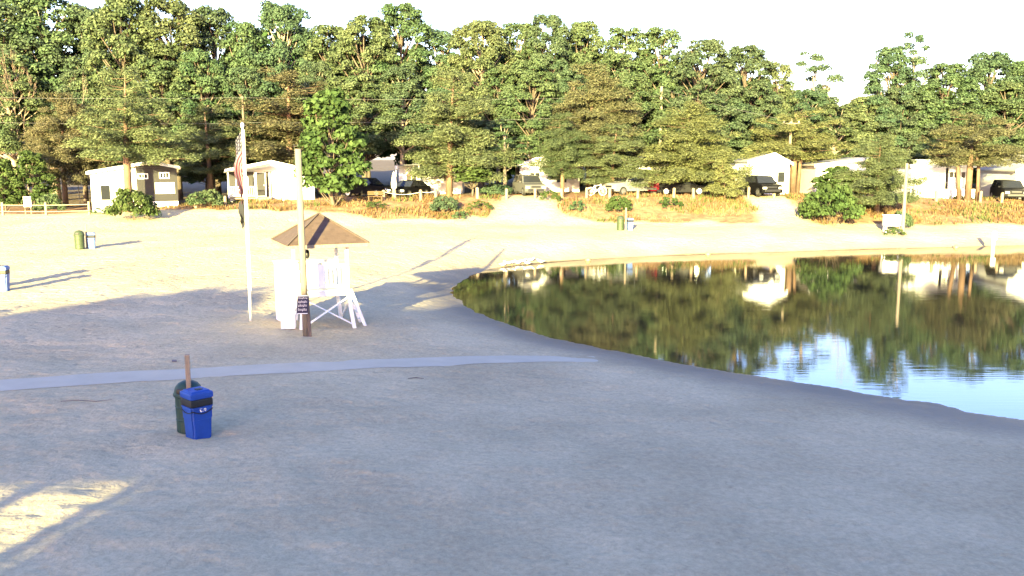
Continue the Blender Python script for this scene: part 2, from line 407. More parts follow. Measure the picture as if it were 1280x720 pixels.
def sand_material():
    m, nt, b = new_mat('sand_ground')
    L = nt.links.new
    geo = N(nt, 'ShaderNodeNewGeometry')
    at = N(nt, 'ShaderNodeAttribute'); at.attribute_name = 'zones'
    sep = N(nt, 'ShaderNodeSeparateColor'); L(at.outputs['Color'], sep.inputs[0])
    # dry sand
    n1 = N(nt, 'ShaderNodeTexNoise', Scale=0.25, Detail=8.0, Roughness=0.6); L(geo.outputs['Position'], n1.inputs['Vector'])
    c1 = N(nt, 'ShaderNodeValToRGB'); L(n1.outputs['Fac'], c1.inputs['Fac'])
    c1.color_ramp.elements[0].position = 0.32; c1.color_ramp.elements[1].position = 0.68
    c1.color_ramp.elements[0].color = (0.41, 0.335, 0.205, 1); c1.color_ramp.elements[1].color = (0.56, 0.46, 0.288, 1)
    # dark specks: leaf litter and twigs
    mp = N(nt, 'ShaderNodeMapping'); mp.inputs['Scale'].default_value = (1.0, 0.7, 1)
    L(geo.outputs['Position'], mp.inputs['Vector'])
    v = N(nt, 'ShaderNodeTexNoise', Scale=5.5, Detail=4.0, Roughness=0.75); L(mp.outputs[0], v.inputs['Vector'])
    cs = N(nt, 'ShaderNodeValToRGB'); L(v.outputs['Fac'], cs.inputs['Fac'])
    cs.color_ramp.elements[0].position = 0.63; cs.color_ramp.elements[1].position = 0.74
    cs.color_ramp.elements[0].color = (0, 0, 0, 1); cs.color_ramp.elements[1].color = (0.28, 0.28, 0.28, 1)
    mx0 = N(nt, 'ShaderNodeMix', data_type='RGBA'); L(cs.outputs['Color'], mx0.inputs[0]); L(c1.outputs['Color'], mx0.inputs[6]); mx0.inputs[7].default_value = (0.07, 0.052, 0.035, 1)
    gr = N(nt, 'ShaderNodeTexNoise', Scale=9.0, Detail=9.0, Roughness=0.8); L(geo.outputs['Position'], gr.inputs['Vector'])
    gm_ = N(nt, 'ShaderNodeMapRange'); L(gr.outputs['Fac'], gm_.inputs[0]); gm_.inputs[1].default_value = 0.3; gm_.inputs[2].default_value = 0.7; gm_.inputs[3].default_value = 0.72; gm_.inputs[4].default_value = 1.2
    mg = N(nt, 'ShaderNodeMix', data_type='RGBA', blend_type='MULTIPLY'); mg.inputs[0].default_value = 1.0
    L(mx0.outputs[2], mg.inputs[6]); L(gm_.outputs[0], mg.inputs[7]); mx0 = mg
    # wet
    mx1 = N(nt, 'ShaderNodeMix', data_type='RGBA'); L(sep.outputs[0], mx1.inputs[0]); L(mx0.outputs[2], mx1.inputs[6]); mx1.inputs[7].default_value = (0.105, 0.083, 0.060, 1)
    # bank soil
    n2 = N(nt, 'ShaderNodeTexNoise', Scale=1.3, Detail=7.0, Roughness=0.7); L(geo.outputs['Position'], n2.inputs['Vector'])
    c2 = N(nt, 'ShaderNodeValToRGB'); L(n2.outputs['Fac'], c2.inputs['Fac'])
    c2.color_ramp.elements[0].position = 0.35; c2.color_ramp.elements[1].position = 0.65
    c2.color_ramp.elements[0].color = (0.165, 0.078, 0.040, 1); c2.color_ramp.elements[1].color = (0.31, 0.19, 0.105, 1)
    mx2 = N(nt, 'ShaderNodeMix', data_type='RGBA'); L(sep.outputs[1], mx2.inputs[0]); L(mx1.outputs[2], mx2.inputs[6]); L(c2.outputs['Color'], mx2.inputs[7])
    mx3 = N(nt, 'ShaderNodeMix', data_type='RGBA'); L(sep.outputs[2], mx3.inputs[0]); L(mx2.outputs[2], mx3.inputs[6]); mx3.inputs[7].default_value = (0.13, 0.095, 0.06, 1)
    L(mx3.outputs[2], b.inputs['Base Color'])
    rr = N(nt, 'ShaderNodeMapRange'); L(sep.outputs[0], rr.inputs[0]); rr.inputs[3].default_value = 0.95; rr.inputs[4].default_value = 0.5
    L(rr.outputs[0], b.inputs['Roughness'])
    b.inputs['Specular IOR Level'].default_value = 0.25
    # bump: grains, foot scuffs, rake streaks
    nb1 = N(nt, 'ShaderNodeTexNoise', Scale=2.6, Detail=9.0, Roughness=0.62); L(geo.outputs['Position'], nb1.inputs['Vector'])
    vo = N(nt, 'ShaderNodeTexVoronoi', Scale=2.4, feature='SMOOTH_F1'); vo.inputs['Smoothness'].default_value = 0.6; L(geo.outputs['Position'], vo.inputs['Vector'])
    vr = N(nt, 'ShaderNodeMapRange'); L(vo.outputs['Distance'], vr.inputs[0]); vr.inputs[1].default_value = 0.0; vr.inputs[2].default_value = 0.32
    mpp = N(nt, 'ShaderNodeMapping'); mpp.inputs['Scale'].default_value = (0.25, 3.2, 1); mpp.inputs['Rotation'].default_value = (0, 0, R(-8))
    L(geo.outputs['Position'], mpp.inputs['Vector'])
    st = N(nt, 'ShaderNodeTexNoise', Scale=1.0, Detail=4.0, Roughness=0.5); L(mpp.outputs[0], st.inputs['Vector'])
    a1 = N(nt, 'ShaderNodeMath', operation='MULTIPLY_ADD'); L(vr.outputs[0], a1.inputs[0]); a1.inputs[1].default_value = 0.35; L(nb1.outputs['Fac'], a1.inputs[2])
    a2 = N(nt, 'ShaderNodeMath', operation='MULTIPLY_ADD'); L(st.outputs['Fac'], a2.inputs[0]); a2.inputs[1].default_value = 0.45; L(a1.outputs[0], a2.inputs[2])
    inv = N(nt, 'ShaderNodeMath', operation='SUBTRACT'); inv.inputs[0].default_value = 1.0; L(sep.outputs[0], inv.inputs[1])
    bs = N(nt, 'ShaderNodeMath', operation='MULTIPLY'); L(inv.outputs[0], bs.inputs[0]); bs.inputs[1].default_value = 0.9
    bp = N(nt, 'ShaderNodeBump', Distance=0.12); L(a2.outputs[0], bp.inputs['Height']); L(bs.outputs[0], bp.inputs['Strength'])
    L(bp.outputs[0], b.inputs['Normal'])
    return m
M_SAND = sand_material()
gm.materials.append(M_SAND)
ground = bpy.data.objects.new('ground', gm); COL.objects.link(ground); struct(ground)

# water
m, nt, b = new_mat('lake_water'); nt.nodes.remove(b)
L = nt.links.new
geo = N(nt, 'ShaderNodeNewGeometry')
mp = N(nt, 'ShaderNodeMapping'); mp.inputs['Scale'].default_value = (0.8, 8.0, 1); L(geo.outputs['Position'], mp.inputs['Vector'])
n1 = N(nt, 'ShaderNodeTexNoise', Scale=1.0, Detail=1.5, Roughness=0.5); L(mp.outputs[0], n1.inputs['Vector'])
n2 = N(nt, 'ShaderNodeTexNoise', Scale=0.12, Detail=2.0); L(geo.outputs['Position'], n2.inputs['Vector'])
md = N(nt, 'ShaderNodeMapRange'); L(n2.outputs['Fac'], md.inputs[0]); md.inputs[1].default_value = 0.4; md.inputs[2].default_value = 0.65; md.inputs[3].default_value = 0.014; md.inputs[4].default_value = 0.032
bp = N(nt, 'ShaderNodeBump', Distance=0.05); L(n1.outputs['Fac'], bp.inputs['Height']); L(md.outputs[0], bp.inputs['Strength'])
df = N(nt, 'ShaderNodeBsdfDiffuse'); df.inputs['Color'].default_value = (0.035, 0.028, 0.016, 1)
gl = N(nt, 'ShaderNodeBsdfGlossy', Roughness=0.035); gl.inputs['Color'].default_value = (0.96, 0.97, 1, 1); L(bp.outputs[0], gl.inputs['Normal'])
fr = N(nt, 'ShaderNodeFresnel', IOR=3.7)
mx = N(nt, 'ShaderNodeMixShader'); L(fr.outputs[0], mx.inputs[0]); L(df.outputs[0], mx.inputs[1]); L(gl.outputs[0], mx.inputs[2])
L(mx.outputs[0], nt.nodes['Material Output'].inputs['Surface'])
M_WATER = m
wv = np.array([(-6, -2, WATER_Z), (100, -2, WATER_Z), (100, 69, WATER_Z), (-6, 69, WATER_Z)])
wm = mesh_quads('water', wv, np.array([[0, 1, 2, 3]])); wm.materials.append(M_WATER)
water = bpy.data.objects.new('water', wm); COL.objects.link(water); struct(water)

# path: a smooth packed mat laid across the sand
M_PATH = mat('packed_path', (0.46, 0.408, 0.305), 0.85, 0.08, 1.2, bump=0.25, bscale=6)
pb = MB(); n = 150; Lp = float(np.linalg.norm(PATH_B - PATH_A)); W5 = 11
row = []
for i in range(n + 1):
    t = i / n
    hw = 0.62 - 0.12 * t
    fadeout = 1.0
    for j in range(W5):
        k = (j / (W5 - 1) - 0.5) * 2
        e = 0.16 * float(vnoise(t * 22, j * 9.1)) if j in (0, W5 - 1) else 0
        p = PATH_A + PATH_D * Lp * t + PATH_N * ((hw * k + e) * fadeout)
        pb.v.append((p[0], p[1], 0))
    if i:
        for j in range(W5 - 1):
            a = (i - 1) * W5 + j; pb.f.append((a, a + 1, a + W5 + 1, a + W5)); pb.m.append(0)
pv = np.array(pb.v); pt = (pv[:, :2] - PATH_A) @ PATH_D / Lp; pe = np.abs((pv[:, :2] - PATH_A) @ PATH_N)
pz = ground_np(pv[:, 0], pv[:, 1]) + 0.008 - 0.09 * np.clip(vnoise(pv[:, 0] * 1.1, pv[:, 1] * 2.2) - .42 + 2.6 * np.clip(pt - .83, 0, 1) + .75 * np.clip(pe - .36, 0, 1), 0, .4)
pb.v = [(x, y, float(z)) for (x, y, _), z in zip(pv, pz)]
struct(pb.build('path', M_PATH))

# ------------------------------------------------------------------ trees
def leaf_quads(cent, nrm, size, narrow=0.75):
    """one rhombus per centre, facing nrm"""
    n = len(cent)
    nrm = nrm / (np.linalg.norm(nrm, axis=1, keepdims=True) + 1e-9)
    r = rng.normal(size=(n, 3)); a = np.cross(nrm, r); a /= np.linalg.norm(a, axis=1, keepdims=True) + 1e-9
    b_ = np.cross(nrm, a)
    s = (size * rng.uniform(0.65, 1.25, n))[:, None]
    V = np.stack([cent - a * s, cent - b_ * s * narrow, cent + a * s, cent + b_ * s * narrow], 1).reshape(-1, 3)
    Fq = np.arange(4 * n).reshape(n, 4)
    return V, Fq

def clump_cloud(centers, radii, per, squash=0.7, leaf=0.27, up=0.35, narrow=0.75, fill=0.35):
    Cs = []; Ns = []
    for c, r in zip(centers, radii):
        k = int(per * (r ** 2))
        d = rng.normal(size=(k, 3)); d /= np.linalg.norm(d, axis=1, keepdims=True)
        d[:, 2] = np.where(d[:, 2] < -0.35, -d[:, 2], d[:, 2])
        rad = r * np.where(rng.random(k) < fill, rng.uniform(0.3, 1, k), rng.uniform(0.8, 1.1, k)) * (1 + 0.18 * np.sin(d[:, 0] * 5 + c[0] * 3) * np.sin(d[:, 1] * 5 + c[1]) )
        p = d * rad[:, None]; p[:, 2] *= squash
        Cs.append(p + np.array(c)); Ns.append(d + np.array([0, 0, up]) + rng.normal(size=(k, 3)) * 0.55)
    return leaf_quads(np.concatenate(Cs), np.concatenate(Ns), leaf, narrow)

def bez(a, b, bulge, n=4):
    a, b = Vector(a), Vector(b); m_ = (a + b) / 2 + Vector(bulge)
    return [((1 - t) ** 2) * a + 2 * t * (1 - t) * m_ + t * t * b for t in [i / n for i in range(n + 1)]]

def oak_data(seed, H=18, base=5.5, Rad=4.6, nc=58, cr=(0.9, 1.7), per=470, leaf=0.125, prof=None, trunk_r=0.3, lean=0.4):
    rs = random.Random(seed)
    prof = prof or (lambda t: (0.62 + 0.38 * math.sin(PI * min(1, t * 1.25 + 0.05))) * (1 if t < 0.55 else math.sqrt(max(0.02, 1 - ((t - 0.55) / 0.5) ** 2))))
    cs = []; rd = []
    for i in range(nc):
        t = (i + rs.random()) / nc
        a = i * 2.399 + rs.uniform(-0.5, 0.5)
        r = Rad * prof(t) * math.sqrt(rs.uniform(0.25, 1))
        r_c = rs.uniform(*cr) * (1 - 0.28 * t)
        cs.append((r * math.cos(a), r * math.sin(a), base + 0.6 + (H - base - 1.0) * t)); rd.append(r_c)
    V, Fq = clump_cloud(cs, rd, per, leaf=leaf)
    tb = MB()
    lx, ly = rs.uniform(-lean, lean), rs.uniform(-lean, lean)
    spine = [(0, 0, -0.4), (lx * 0.2, ly * 0.2, base * 0.5), (lx * 0.6, ly * 0.6, base), (lx, ly, base + (H - base) * 0.45), (lx * 0.5, ly * 0.5, H * 0.9)]
    tb.tube(spine, [trunk_r * 1.25, trunk_r, trunk_r * 0.85, trunk_r * 0.5, trunk_r * 0.12], 8)
    for i in range(0, nc, 2):
        c = cs[i]; t = min(0.85, max(0.0, (c[2] - base - 2.0) / (H - base) * 0.9))
        s0 = Vector((lx * t, ly * t, base - 0.6 + (H - base) * t))
        tb.tube(bez(s0, c, (rs.uniform(-.5, .5), rs.uniform(-.5, .5), -0.3)), [trunk_r * 0.42, trunk_r * 0.34, trunk_r * 0.26, trunk_r * 0.18, trunk_r * 0.08], 5, cap=False)
    return V, Fq, tb

def pine_data(seed, H=14, base=3.0, Rad=3.6, whorl=0.75, flat=0.8, tuft=0.56, per=1100, shape=1.0, rag=0.35, trunk_r=0.2, extra_trunk=False):
    rs = random.Random(seed)
    cs = []; rd = []; tb = MB()
    lx, ly = rs.uniform(-.5, .5), rs.uniform(-.3, .3)
    ax = lambda z: Vector((lx * (z / H) ** 2, ly * (z / H) ** 2, z))
    tb.tube([ax(z) - Vector((0, 0, 0.4 if z == 0 else 0)) for z in (0, base, H * 0.5, H * 0.8, H * 0.97)], [trunk_r * 1.2, trunk_r, trunk_r * 0.7, trunk_r * 0.35, 0.03], 7)
    if extra_trunk:
        tb.tube([(0.5, 0.1, -0.4), (0.75, 0.2, base), (0.6, 0, H * 0.6)], [trunk_r * 0.8, trunk_r * 0.6, 0.05], 6)
        tb.tube([(-0.6, 0.2, -0.4), (-0.5, 0.2, base), (-0.3, 0, H * 0.55)], [trunk_r * 0.7, trunk_r * 0.5, 0.05], 6)
    z = base
    while z < H - 0.3:
        t = (z - base) / (H - base)
        Lr = Rad * ((1 - t) ** shape * 0.85 + 0.15) * (0.75 + 0.25 * math.sin(min(1, t * 5) * PI / 2))
        nb = rs.choice((4, 5, 6)) if t < 0.8 else 3
        a0 = rs.uniform(0, 6)
        for k in range(nb):
            if rs.random() < 0.08: continue
            a = a0 + 2 * PI * k / nb + rs.uniform(-.3, .3)
            Lb = Lr * rs.uniform(1 - rag, 1 + rag * 0.35)
            rise = Lb * rs.uniform(-0.3, 0.4) + 0.15
            zj = z + rs.uniform(-.6, .6) * whorl
            e = ax(zj) + Vector((math.cos(a) * Lb, math.sin(a) * Lb, rise))
            tb.tube(bez(ax(zj), e, (0, 0, -0.12 * Lb), 3), [0.035, 0.028, 0.02, 0.01], 4, cap=False)
            ns = max(1, int(Lb / 0.55))
            for q in range(ns):
                u = 1 - q * 0.55 / Lb * 0.95
                if u < 0.1: break
                p = ax(zj).lerp(e, u) + Vector((rs.uniform(-.3, .3), rs.uniform(-.3, .3), rs.uniform(-.28, .34)))
                cs.append(tuple(p)); rd.append(tuft * rs.uniform(0.7, 1.15) * (1 - 0.3 * t))
        cs.append(tuple(ax(z) + Vector((rs.uniform(-.3, .3), -.35, rs.uniform(-.3, .3))))); rd.append(tuft * .9)
        z += whorl * rs.uniform(0.75, 1.3)
    cs.append((lx, ly, H - 0.3)); rd.append(0.45)
    V, Fq = clump_cloud(cs, rd, per, squash=flat / 0.6, leaf=0.105, up=0.4, narrow=0.27, fill=0.5)
    return V, Fq, tb

def bare_data(seed, H=15, spread=0.55, depth=6, trunk_r=0.24, first=0.38):
    rs = random.Random(seed); tb = MB()
    def grow(p, d, Ln, r, lev):
        q = p + d * Ln
        mid = p + d * Ln * 0.5 + Vector((rs.uniform(-1, 1), rs.uniform(-1, 1), 0)) * Ln * 0.06
        tb.tube([p, mid, q], [r, r * 0.85, r * 0.7], 6 if lev < 2 else (4 if lev < 4 else 3), cap=False)
        if lev >= depth: return
        nb = 2 if lev < 2 else rs.choice((2, 3, 3))
        for k in range(nb):
            v = Vector((rs.gauss(0, 1), rs.gauss(0, 1), rs.gauss(0.25, 0.5)))
            v = (v - d * v.dot(d)).normalized()
            nd = (d + v * rs.uniform(0.35, 0.8) * (spread / 0.55) + Vector((0, 0, 0.10))).normalized()
            grow(q, nd, Ln * rs.uniform(0.62, 0.85), max(0.012, r * 0.66), lev + 1)
    grow(Vector((0, 0, -0.3)), Vector((0.03, 0, 1)).normalized(), H * first, trunk_r, 0)
    return tb

PROTO = {}
def make_proto(key, V, Fq, tb, bark):
    me = mesh_quads('crown', V, Fq) if V is not None else None
    tm = bpy.data.meshes.new('trunk'); tm.from_pydata(tb.v, [], tb.f); tm.materials.append(bark)
    tm.polygons.foreach_set('use_smooth', [True] * len(tb.f)); tm.update()
    allv = np.array(tb.v) if V is None else V
    w = np.percentile(np.abs(allv[:, 0]), 97) * 2 if V is not None else (allv[:, 0].max() - allv[:, 0].min())
    PROTO[key] = (me, tm, float(allv[:, 2].max()), float(w))

for i in range(6):
    make_proto('oak%d' % i, *oak_data(100 + i, base=(4.5, 5.5, 6.5, 5, 4, 6)[i], Rad=(4.6, 4.2, 5.0, 3.8, 4.8, 4.4)[i], nc=(104, 92, 110, 88, 114, 80)[i], cr=(.55, 1.45)), bark=BARKP if i in (2, 5) else BARK)
make_proto('thin0', *oak_data(120, base=6, Rad=3.4, nc=24, cr=(0.7, 1.3)), bark=BARKP)
make_proto('thin1', *oak_data(121, base=7, Rad=3.8, nc=20, cr=(0.7, 1.4)), bark=BARKP)
make_proto('shrub0', *oak_data(130, H=8, base=0.6, Rad=2.2, nc=52, cr=(0.55, 0.95), per=300, leaf=0.17, trunk_r=0.12), bark=BARK)
make_proto('maple0', *oak_data(131, H=6, base=1.8, Rad=1.6, nc=34, cr=(0.5, 0.85), per=300, leaf=0.17, trunk_r=0.09), bark=BARK)
bushprof = lambda t: math.sqrt(max(0.05, 1 - t * t * 0.9))
make_proto('shrub1', *oak_data(135, H=8, base=0.5, Rad=2.4, nc=46, cr=(0.5, 1.0), per=300, leaf=0.15, trunk_r=0.12), bark=BARK)
make_proto('bush0', *oak_data(132, H=2.2, base=-0.2, Rad=1.8, nc=34, cr=(0.22, 0.62), per=620, leaf=0.1, prof=bushprof, trunk_r=0.05, lean=0.1), bark=BARK)
make_proto('bush1', *oak_data(133, H=2.0, base=-0.2, Rad=2.1, nc=26, cr=(0.2, 0.55), per=560, leaf=0.1, prof=bushprof, trunk_r=0.05, lean=0.1), bark=BARK)
make_proto('pine0', *pine_data(140, H=14, base=5.4, Rad=4.0, shape=0.9, rag=0.45), bark=BARKR)
make_proto('pine1', *pine_data(141, H=15, base=4.5, Rad=4.0, shape=0.7, rag=0.5, whorl=0.95), bark=BARKR)
make_proto('pine2', *pine_data(142, H=13, base=2.0, Rad=4.4, shape=1.05, whorl=0.75, tuft=0.68), bark=BARKR)
make_proto('pine3', *pine_data(143, H=14, base=3.5, Rad=3.4, shape=0.55, rag=0.45, tuft=0.72, flat=0.72), bark=BARKR)
make_proto('pine4', *pine_data(144, H=11, base=5.0, Rad=4.2, shape=0.6, rag=0.4, whorl=0.7, extra_trunk=True), bark=BARKR)
make_proto('pine5', *pine_data(146, H=13, base=2.6, Rad=4.3, shape=1.0, rag=.5, whorl=0.8, tuft=0.68), bark=BARKR)
make_proto('pinet', *pine_data(145, H=5, base=0.5, Rad=1.9, shape=0.8, whorl=0.42, tuft=0.5, per=1500, trunk_r=0.07), bark=BARKR)
make_proto('bare0', None, None, bare_data(150, H=15, first=0.4), bark=TWIG)
make_proto('bare1', None, None, bare_data(151, H=14, spread=0.7, first=0.45), bark=BARKP)

LEAFED = {}
def place_tree(name, key, leaf, x, y, top_z, width, label, cat='tree', group=None, rz=None, z0=None):
    me, tm, h0, w0 = PROTO[key]
    z = gz(x, y) if z0 is None else z0
    root = empty(name, (x, y, z - 0.05), random.uniform(0, 6.28) if rz is None else rz, label, cat, group)
    sz = (top_z - z) / h0; sx = width / w0
    root.scale = (sx, sx, sz)
    t = bpy.data.objects.new('trunk' if cat == 'tree' else 'stem', tm); COL.objects.link(t); t.parent = root
    if me is not None:
        if (key, leaf) not in LEAFED:
            c = me if not me.materials else me.copy()
            c.materials.clear(); c.materials.append(LEAF[leaf]); LEAFED[(key, leaf)] = c
        c = bpy.data.objects.new('crown' if cat == 'tree' else 'foliage', LEAFED[(key, leaf)]); COL.objects.link(c); c.parent = root
    return root

def tree_px(name, key, leaf, px, top, wpx, Y, label, cat='tree', group=None, rz=None):
    p = at_y(px, top, Y)
    return place_tree(name, key, leaf, p[0], Y, p[2], wpx * Y / F, label, cat, group, rz)

# front trees (each one singled out)
G_PINE = 'pines along the far road'
front = [
    ('pine_tree', 'pine0', 'olive', 150, 78, 112, 71.5, 'wide olive pine whose bare trunk stands right in front of the grey cottage'),
    ('pine_tree', 'pine3', 'brown', 72, 112, 78, 82, 'brownish pine behind the red and white notice by the rail fence'),
    ('pine_tree', 'pine1', 'olive', 258, 128, 84, 84, 'dark olive pine in the gap between the grey cottage and the white porch cottage'),
    ('pine_tree', 'pine1', 'brown', 358, 84, 128, 84, 'rust brown pine spreading over the roof of the white porch cottage'),
    ('pine_tree', 'pine5', 'olive', 560, 84, 118, 77.5, 'tallest olive pine, leaning over the dark saloon car and white trailer'),
    ('pine_tree', 'pine3', 'oak', 704, 138, 64, 78, 'round green pine over the right side of the gabled cottage behind the silver car'),
    ('pine_tree', 'pine3', 'brown', 738, 76, 92, 83, 'tall thin brown tinged pine behind the white bicycle'),
    ('pine_tree', 'pine5', 'olive', 766, 152, 84, 77.5, 'low olive pine hanging over the white pickup truck'),
    ('pine_tree', 'pine2', 'gold', 862, 124, 122, 77.5, 'broad yellow green pine to the right of the red car'),
    ('pine_tree', 'pinet', 'gold', 908, 194, 42, 73.5, 'small young yellow green pine standing on the bank left of the black jeep'),
    ('pine_tree', 'pine4', 'gold', 996, 132, 96, 80.5, 'flat topped yellow pine with forked orange trunks beside the tall white gable cottage'),
    ('pine_tree', 'pine2', 'olive', 1102, 164, 96, 70.5, 'bushy olive pine directly behind the tall bare pole on the right bank'),
    ('pine_tree', 'pine4', 'brown', 1218, 134, 100, 75.5, 'brown green pine with bare pale trunks in front of the flat white cottage'),
    ('leafy_tree', 'shrub0', 'bright', 413, 108, 80, 72, 'bright green leafy tree to the right of the white porch cottage'),
    ('leafy_tree', 'maple0', 'bright', 590, 196, 48, 76.5, 'small bright green tree under the tallest olive pine'),
    ('leafy_tree', 'thin0', 'oak', 631, 150, 48, 80, 'slender tree with a bare pale trunk left of the gabled cottage'),
    ('leafy_tree', 'shrub1', 'bright', 36, 186, 50, 77, 'small green tree just above the red and white notice'),
    ('leafy_tree', 'shrub0', 'bright', 2, 196, 36, 76, 'small green tree cut by the left edge above the rail fence'),
    ('leafy_tree', 'oak3', 'oak', 262, 170, 74, 86, 'low green tree filling the gap right of the grey cottage'),
    ('leafy_tree', 'maple0', 'bright', 1046, 206, 46, 72, 'upright green sapling in front of the sloping roofed cottage'),
]
for (nm, key, lf, px, top, w, Y, lab) in front:
    tree_px(nm, key, lf, px, top, w, Y, lab, 'tree', G_PINE if nm == 'pine_tree' else None)

# back wood: tall oaks that make the skyline
back = [
    (-20, -30, 150, 98, 'oak0', 'oakd', 'huge oak reaching out of the frame at the top left corner'),
    (52, -14, 120, 99, 'oak5', 'oak', 'oak with pale limbs behind the brownish pine on the left'),
    (112, 4, 110, 101, 'oak2', 'oakd', 'tall oak directly behind the wide olive pine of the grey cottage'),
    (150, -8, 110, 94, 'oak4', 'oak', 'tall full oak rising above the grey cottage'),
    (210, -4, 110, 96, 'oak1', 'oak', 'tall oak behind the right half of the grey cottage, its top out of frame'),
    (262, 6, 90, 100, 'oak0', 'oakd', 'tall oak standing over the gap right of the grey cottage'),
    (304, 24, 84, 97, 'oak3', 'oak', 'oak standing right above the flagpole top'),
    (350, 0, 100, 99, 'oak2', 'oakd', 'tall dark oak above the rust brown pine, left of the dead snag'),
    (414, 30, 84, 98, 'oak1', 'oak', 'oak right of the dead snag and above the bright green leafy tree'),
    (456, 16, 100, 95, 'oak4', 'oak', 'big rounded oak left of the highest crown in the middle of the wood'),
    (502, 1, 96, 98, 'oak0', 'oak', 'highest oak crown in the middle of the wood, left of the tallest olive pine'),
    (548, 34, 84, 100, 'oak5', 'oakd', 'oak showing over the tip of the tallest olive pine'),
    (600, 22, 100, 96, 'oak2', 'oak', 'broad light green oak above the slender pale trunked tree'),
    (648, 25, 84, 101, 'oak3', 'oak', 'oak above the gabled cottage behind the silver car'),
    (686, 16, 74, 99, 'oak1', 'oakd', 'oak with a small raised peak above the round green pine'),
    (728, 24, 84, 102, 'oak4', 'oak', 'oak behind the tall thin brown tinged pine'),
    (782, 32, 84, 98, 'oak5', 'oak', 'open crowned oak above the white pickup truck'),
    (826, 32, 84, 97, 'oak3', 'oak', 'loose oak with pale limbs above the tall white pole in the wood'),
    (880, 46, 96, 96, 'oak4', 'oakd', 'dark rounded oak behind the broad yellow green pine'),
    (934, 54, 84, 98, 'oak0', 'oakd', 'dark oak above the small young pine and the black jeep'),
    (972, 76, 60, 99, 'oak3', 'oak', 'low oak left of the gap in the skyline'),
    (1018, 62, 66, 101, 'thin1', 'oakd', 'thin see-through tree in the gap of the skyline'),
    (1116, 56, 70, 98, 'oak1', 'oakd', 'oak just right of the bare brown trees'),
    (1146, 38, 52, 97, 'thin0', 'oakd', 'thin upright oak with pale forked limbs, highest on the right'),
    (1186, 78, 86, 96, 'oak1', 'oak', 'oak with white limbs left of the round topped tree at right'),
    (1240, 62, 100, 99, 'oak4', 'oakd', 'round topped oak above the brown green pine at right'),
    (1296, 72, 110, 97, 'oak0', 'oak', 'oak cut by the right edge of the frame'),
]
for (px, top, w, Y, key, lf, lab) in back:
    tree_px('oak_tree', key, lf, px, top, w, 88.5 + (Y - 94) * .8 - (3.5 if px > 860 else 0), lab, group='tall oaks on the skyline of the wood')

middle = [
    (10, 70, 92, 88, 'oak5', 'oak', 'lower oak with bare pale limbs at the left edge'),
    (96, 84, 70, 90, 'oak3', 'oakd', 'lower oak between the brownish pine and the wide olive pine'),
    (205, 74, 86, 88, 'oak1', 'oak', 'lower oak leaning over the right end of the grey cottage roof'),
    (250, 60, 80, 90, 'oak4', 'oak', 'lower rounded oak behind the dark olive pine'),
    (306, 82, 74, 91, 'oak0', 'oakd', 'shaded lower oak directly behind the flag'),
    (394, 74, 64, 92, 'oak2', 'oakd', 'lower oak behind the bright green leafy tree'),
    (452, 92, 84, 88, 'oak1', 'oak', 'lower oak above the black van parked in the shade'),
    (500, 78, 80, 91, 'oak5', 'oakd', 'lower dark oak left of the tallest olive pine'),
    (622, 84, 72, 90, 'oak3', 'oak', 'lower oak right of the tallest olive pine'),
    (664, 72, 84, 88, 'oak4', 'oak', 'lower oak rising behind the gabled cottage'),
    (716, 82, 60, 92, 'oak0', 'oakd', 'lower oak left of the tall thin brown tinged pine'),
    (792, 92, 76, 89, 'oak1', 'oak', 'lower oak left of the tall white pole in the wood'),
    (842, 96, 60, 92, 'oak3', 'oakd', 'lower oak right of the tall white pole in the wood'),
    (900, 92, 88, 89, 'oak2', 'oakd', 'lower dark oak above the left end of the tall white gable cottage'),
    (946, 100, 66, 91, 'oak4', 'oakd', 'lower oak directly behind the tall white gable cottage'),
    (1048, 128, 72, 88, 'oak5', 'oak', 'lower oak with white limbs above the sloping roofed cottage'),
    (1084, 118, 66, 90, 'oak3', 'olive', 'yellowish lower oak under the bare brown trees'),
    (1130, 106, 76, 89, 'oak0', 'oakd', 'lower oak right of the bushy olive pine'),
    (1172, 112, 76, 90, 'oak1', 'oak', 'lower oak over the roof of the flat white cottage'),
    (1262, 100, 92, 87, 'oak4', 'oak', 'lower oak above the white cottage at the right edge'),
    (1008, 110, 70, 92, 'oak2', 'oakd', 'lower oak behind the flat topped yellow pine'),
    (560, 110, 90, 92, 'oak2', 'oakd', 'lower oak hidden behind the tallest olive pine'),
    (350, 120, 90, 93, 'oak4', 'oakd', 'lower oak behind the white porch cottage'),
    (150, 110, 90, 93, 'oak0', 'oakd', 'lower oak right behind the grey cottage'),
    (760, 120, 80, 92, 'oak3', 'oakd', 'lower oak behind the low olive pine and white pickup truck'),
]
for (px, top, w, Y, key, lf, lab) in middle:
    tree_px('oak_tree', key, lf, px, top, w, 86 + (Y - 87) * .5, lab, group='lower oaks inside the wood')

# bare trees
tree_px('bare_tree', 'bare0', None, 1092, 50, 62, 92, 'bare brown tree with a twiggy crown, right one of the leafless pair', group='leafless trees')
tree_px('bare_tree', 'bare1', None, 1064, 66, 50, 90, 'pale bare tree with forked limbs, left one of the leafless pair', group='leafless trees')
tree_px('bare_tree', 'bare1', None, 396, 26, 22, 94, 'thin dead snag standing between two oak crowns on the left', group='leafless trees')
tree_px('bare_tree', 'bare1', None, 1012, 96, 48, 90, 'low bare tree below the gap in the skyline', group='leafless trees')
tree_px('bare_tree', 'bare1', None, 88, 84, 34, 85, 'dead pale trunk between the oaks on the far left', group='leafless trees')
tree_px('bare_tree', 'bare0', None, 22, 58, 44, 85.5, 'bare limbed tree near the left edge', group='leafless trees')

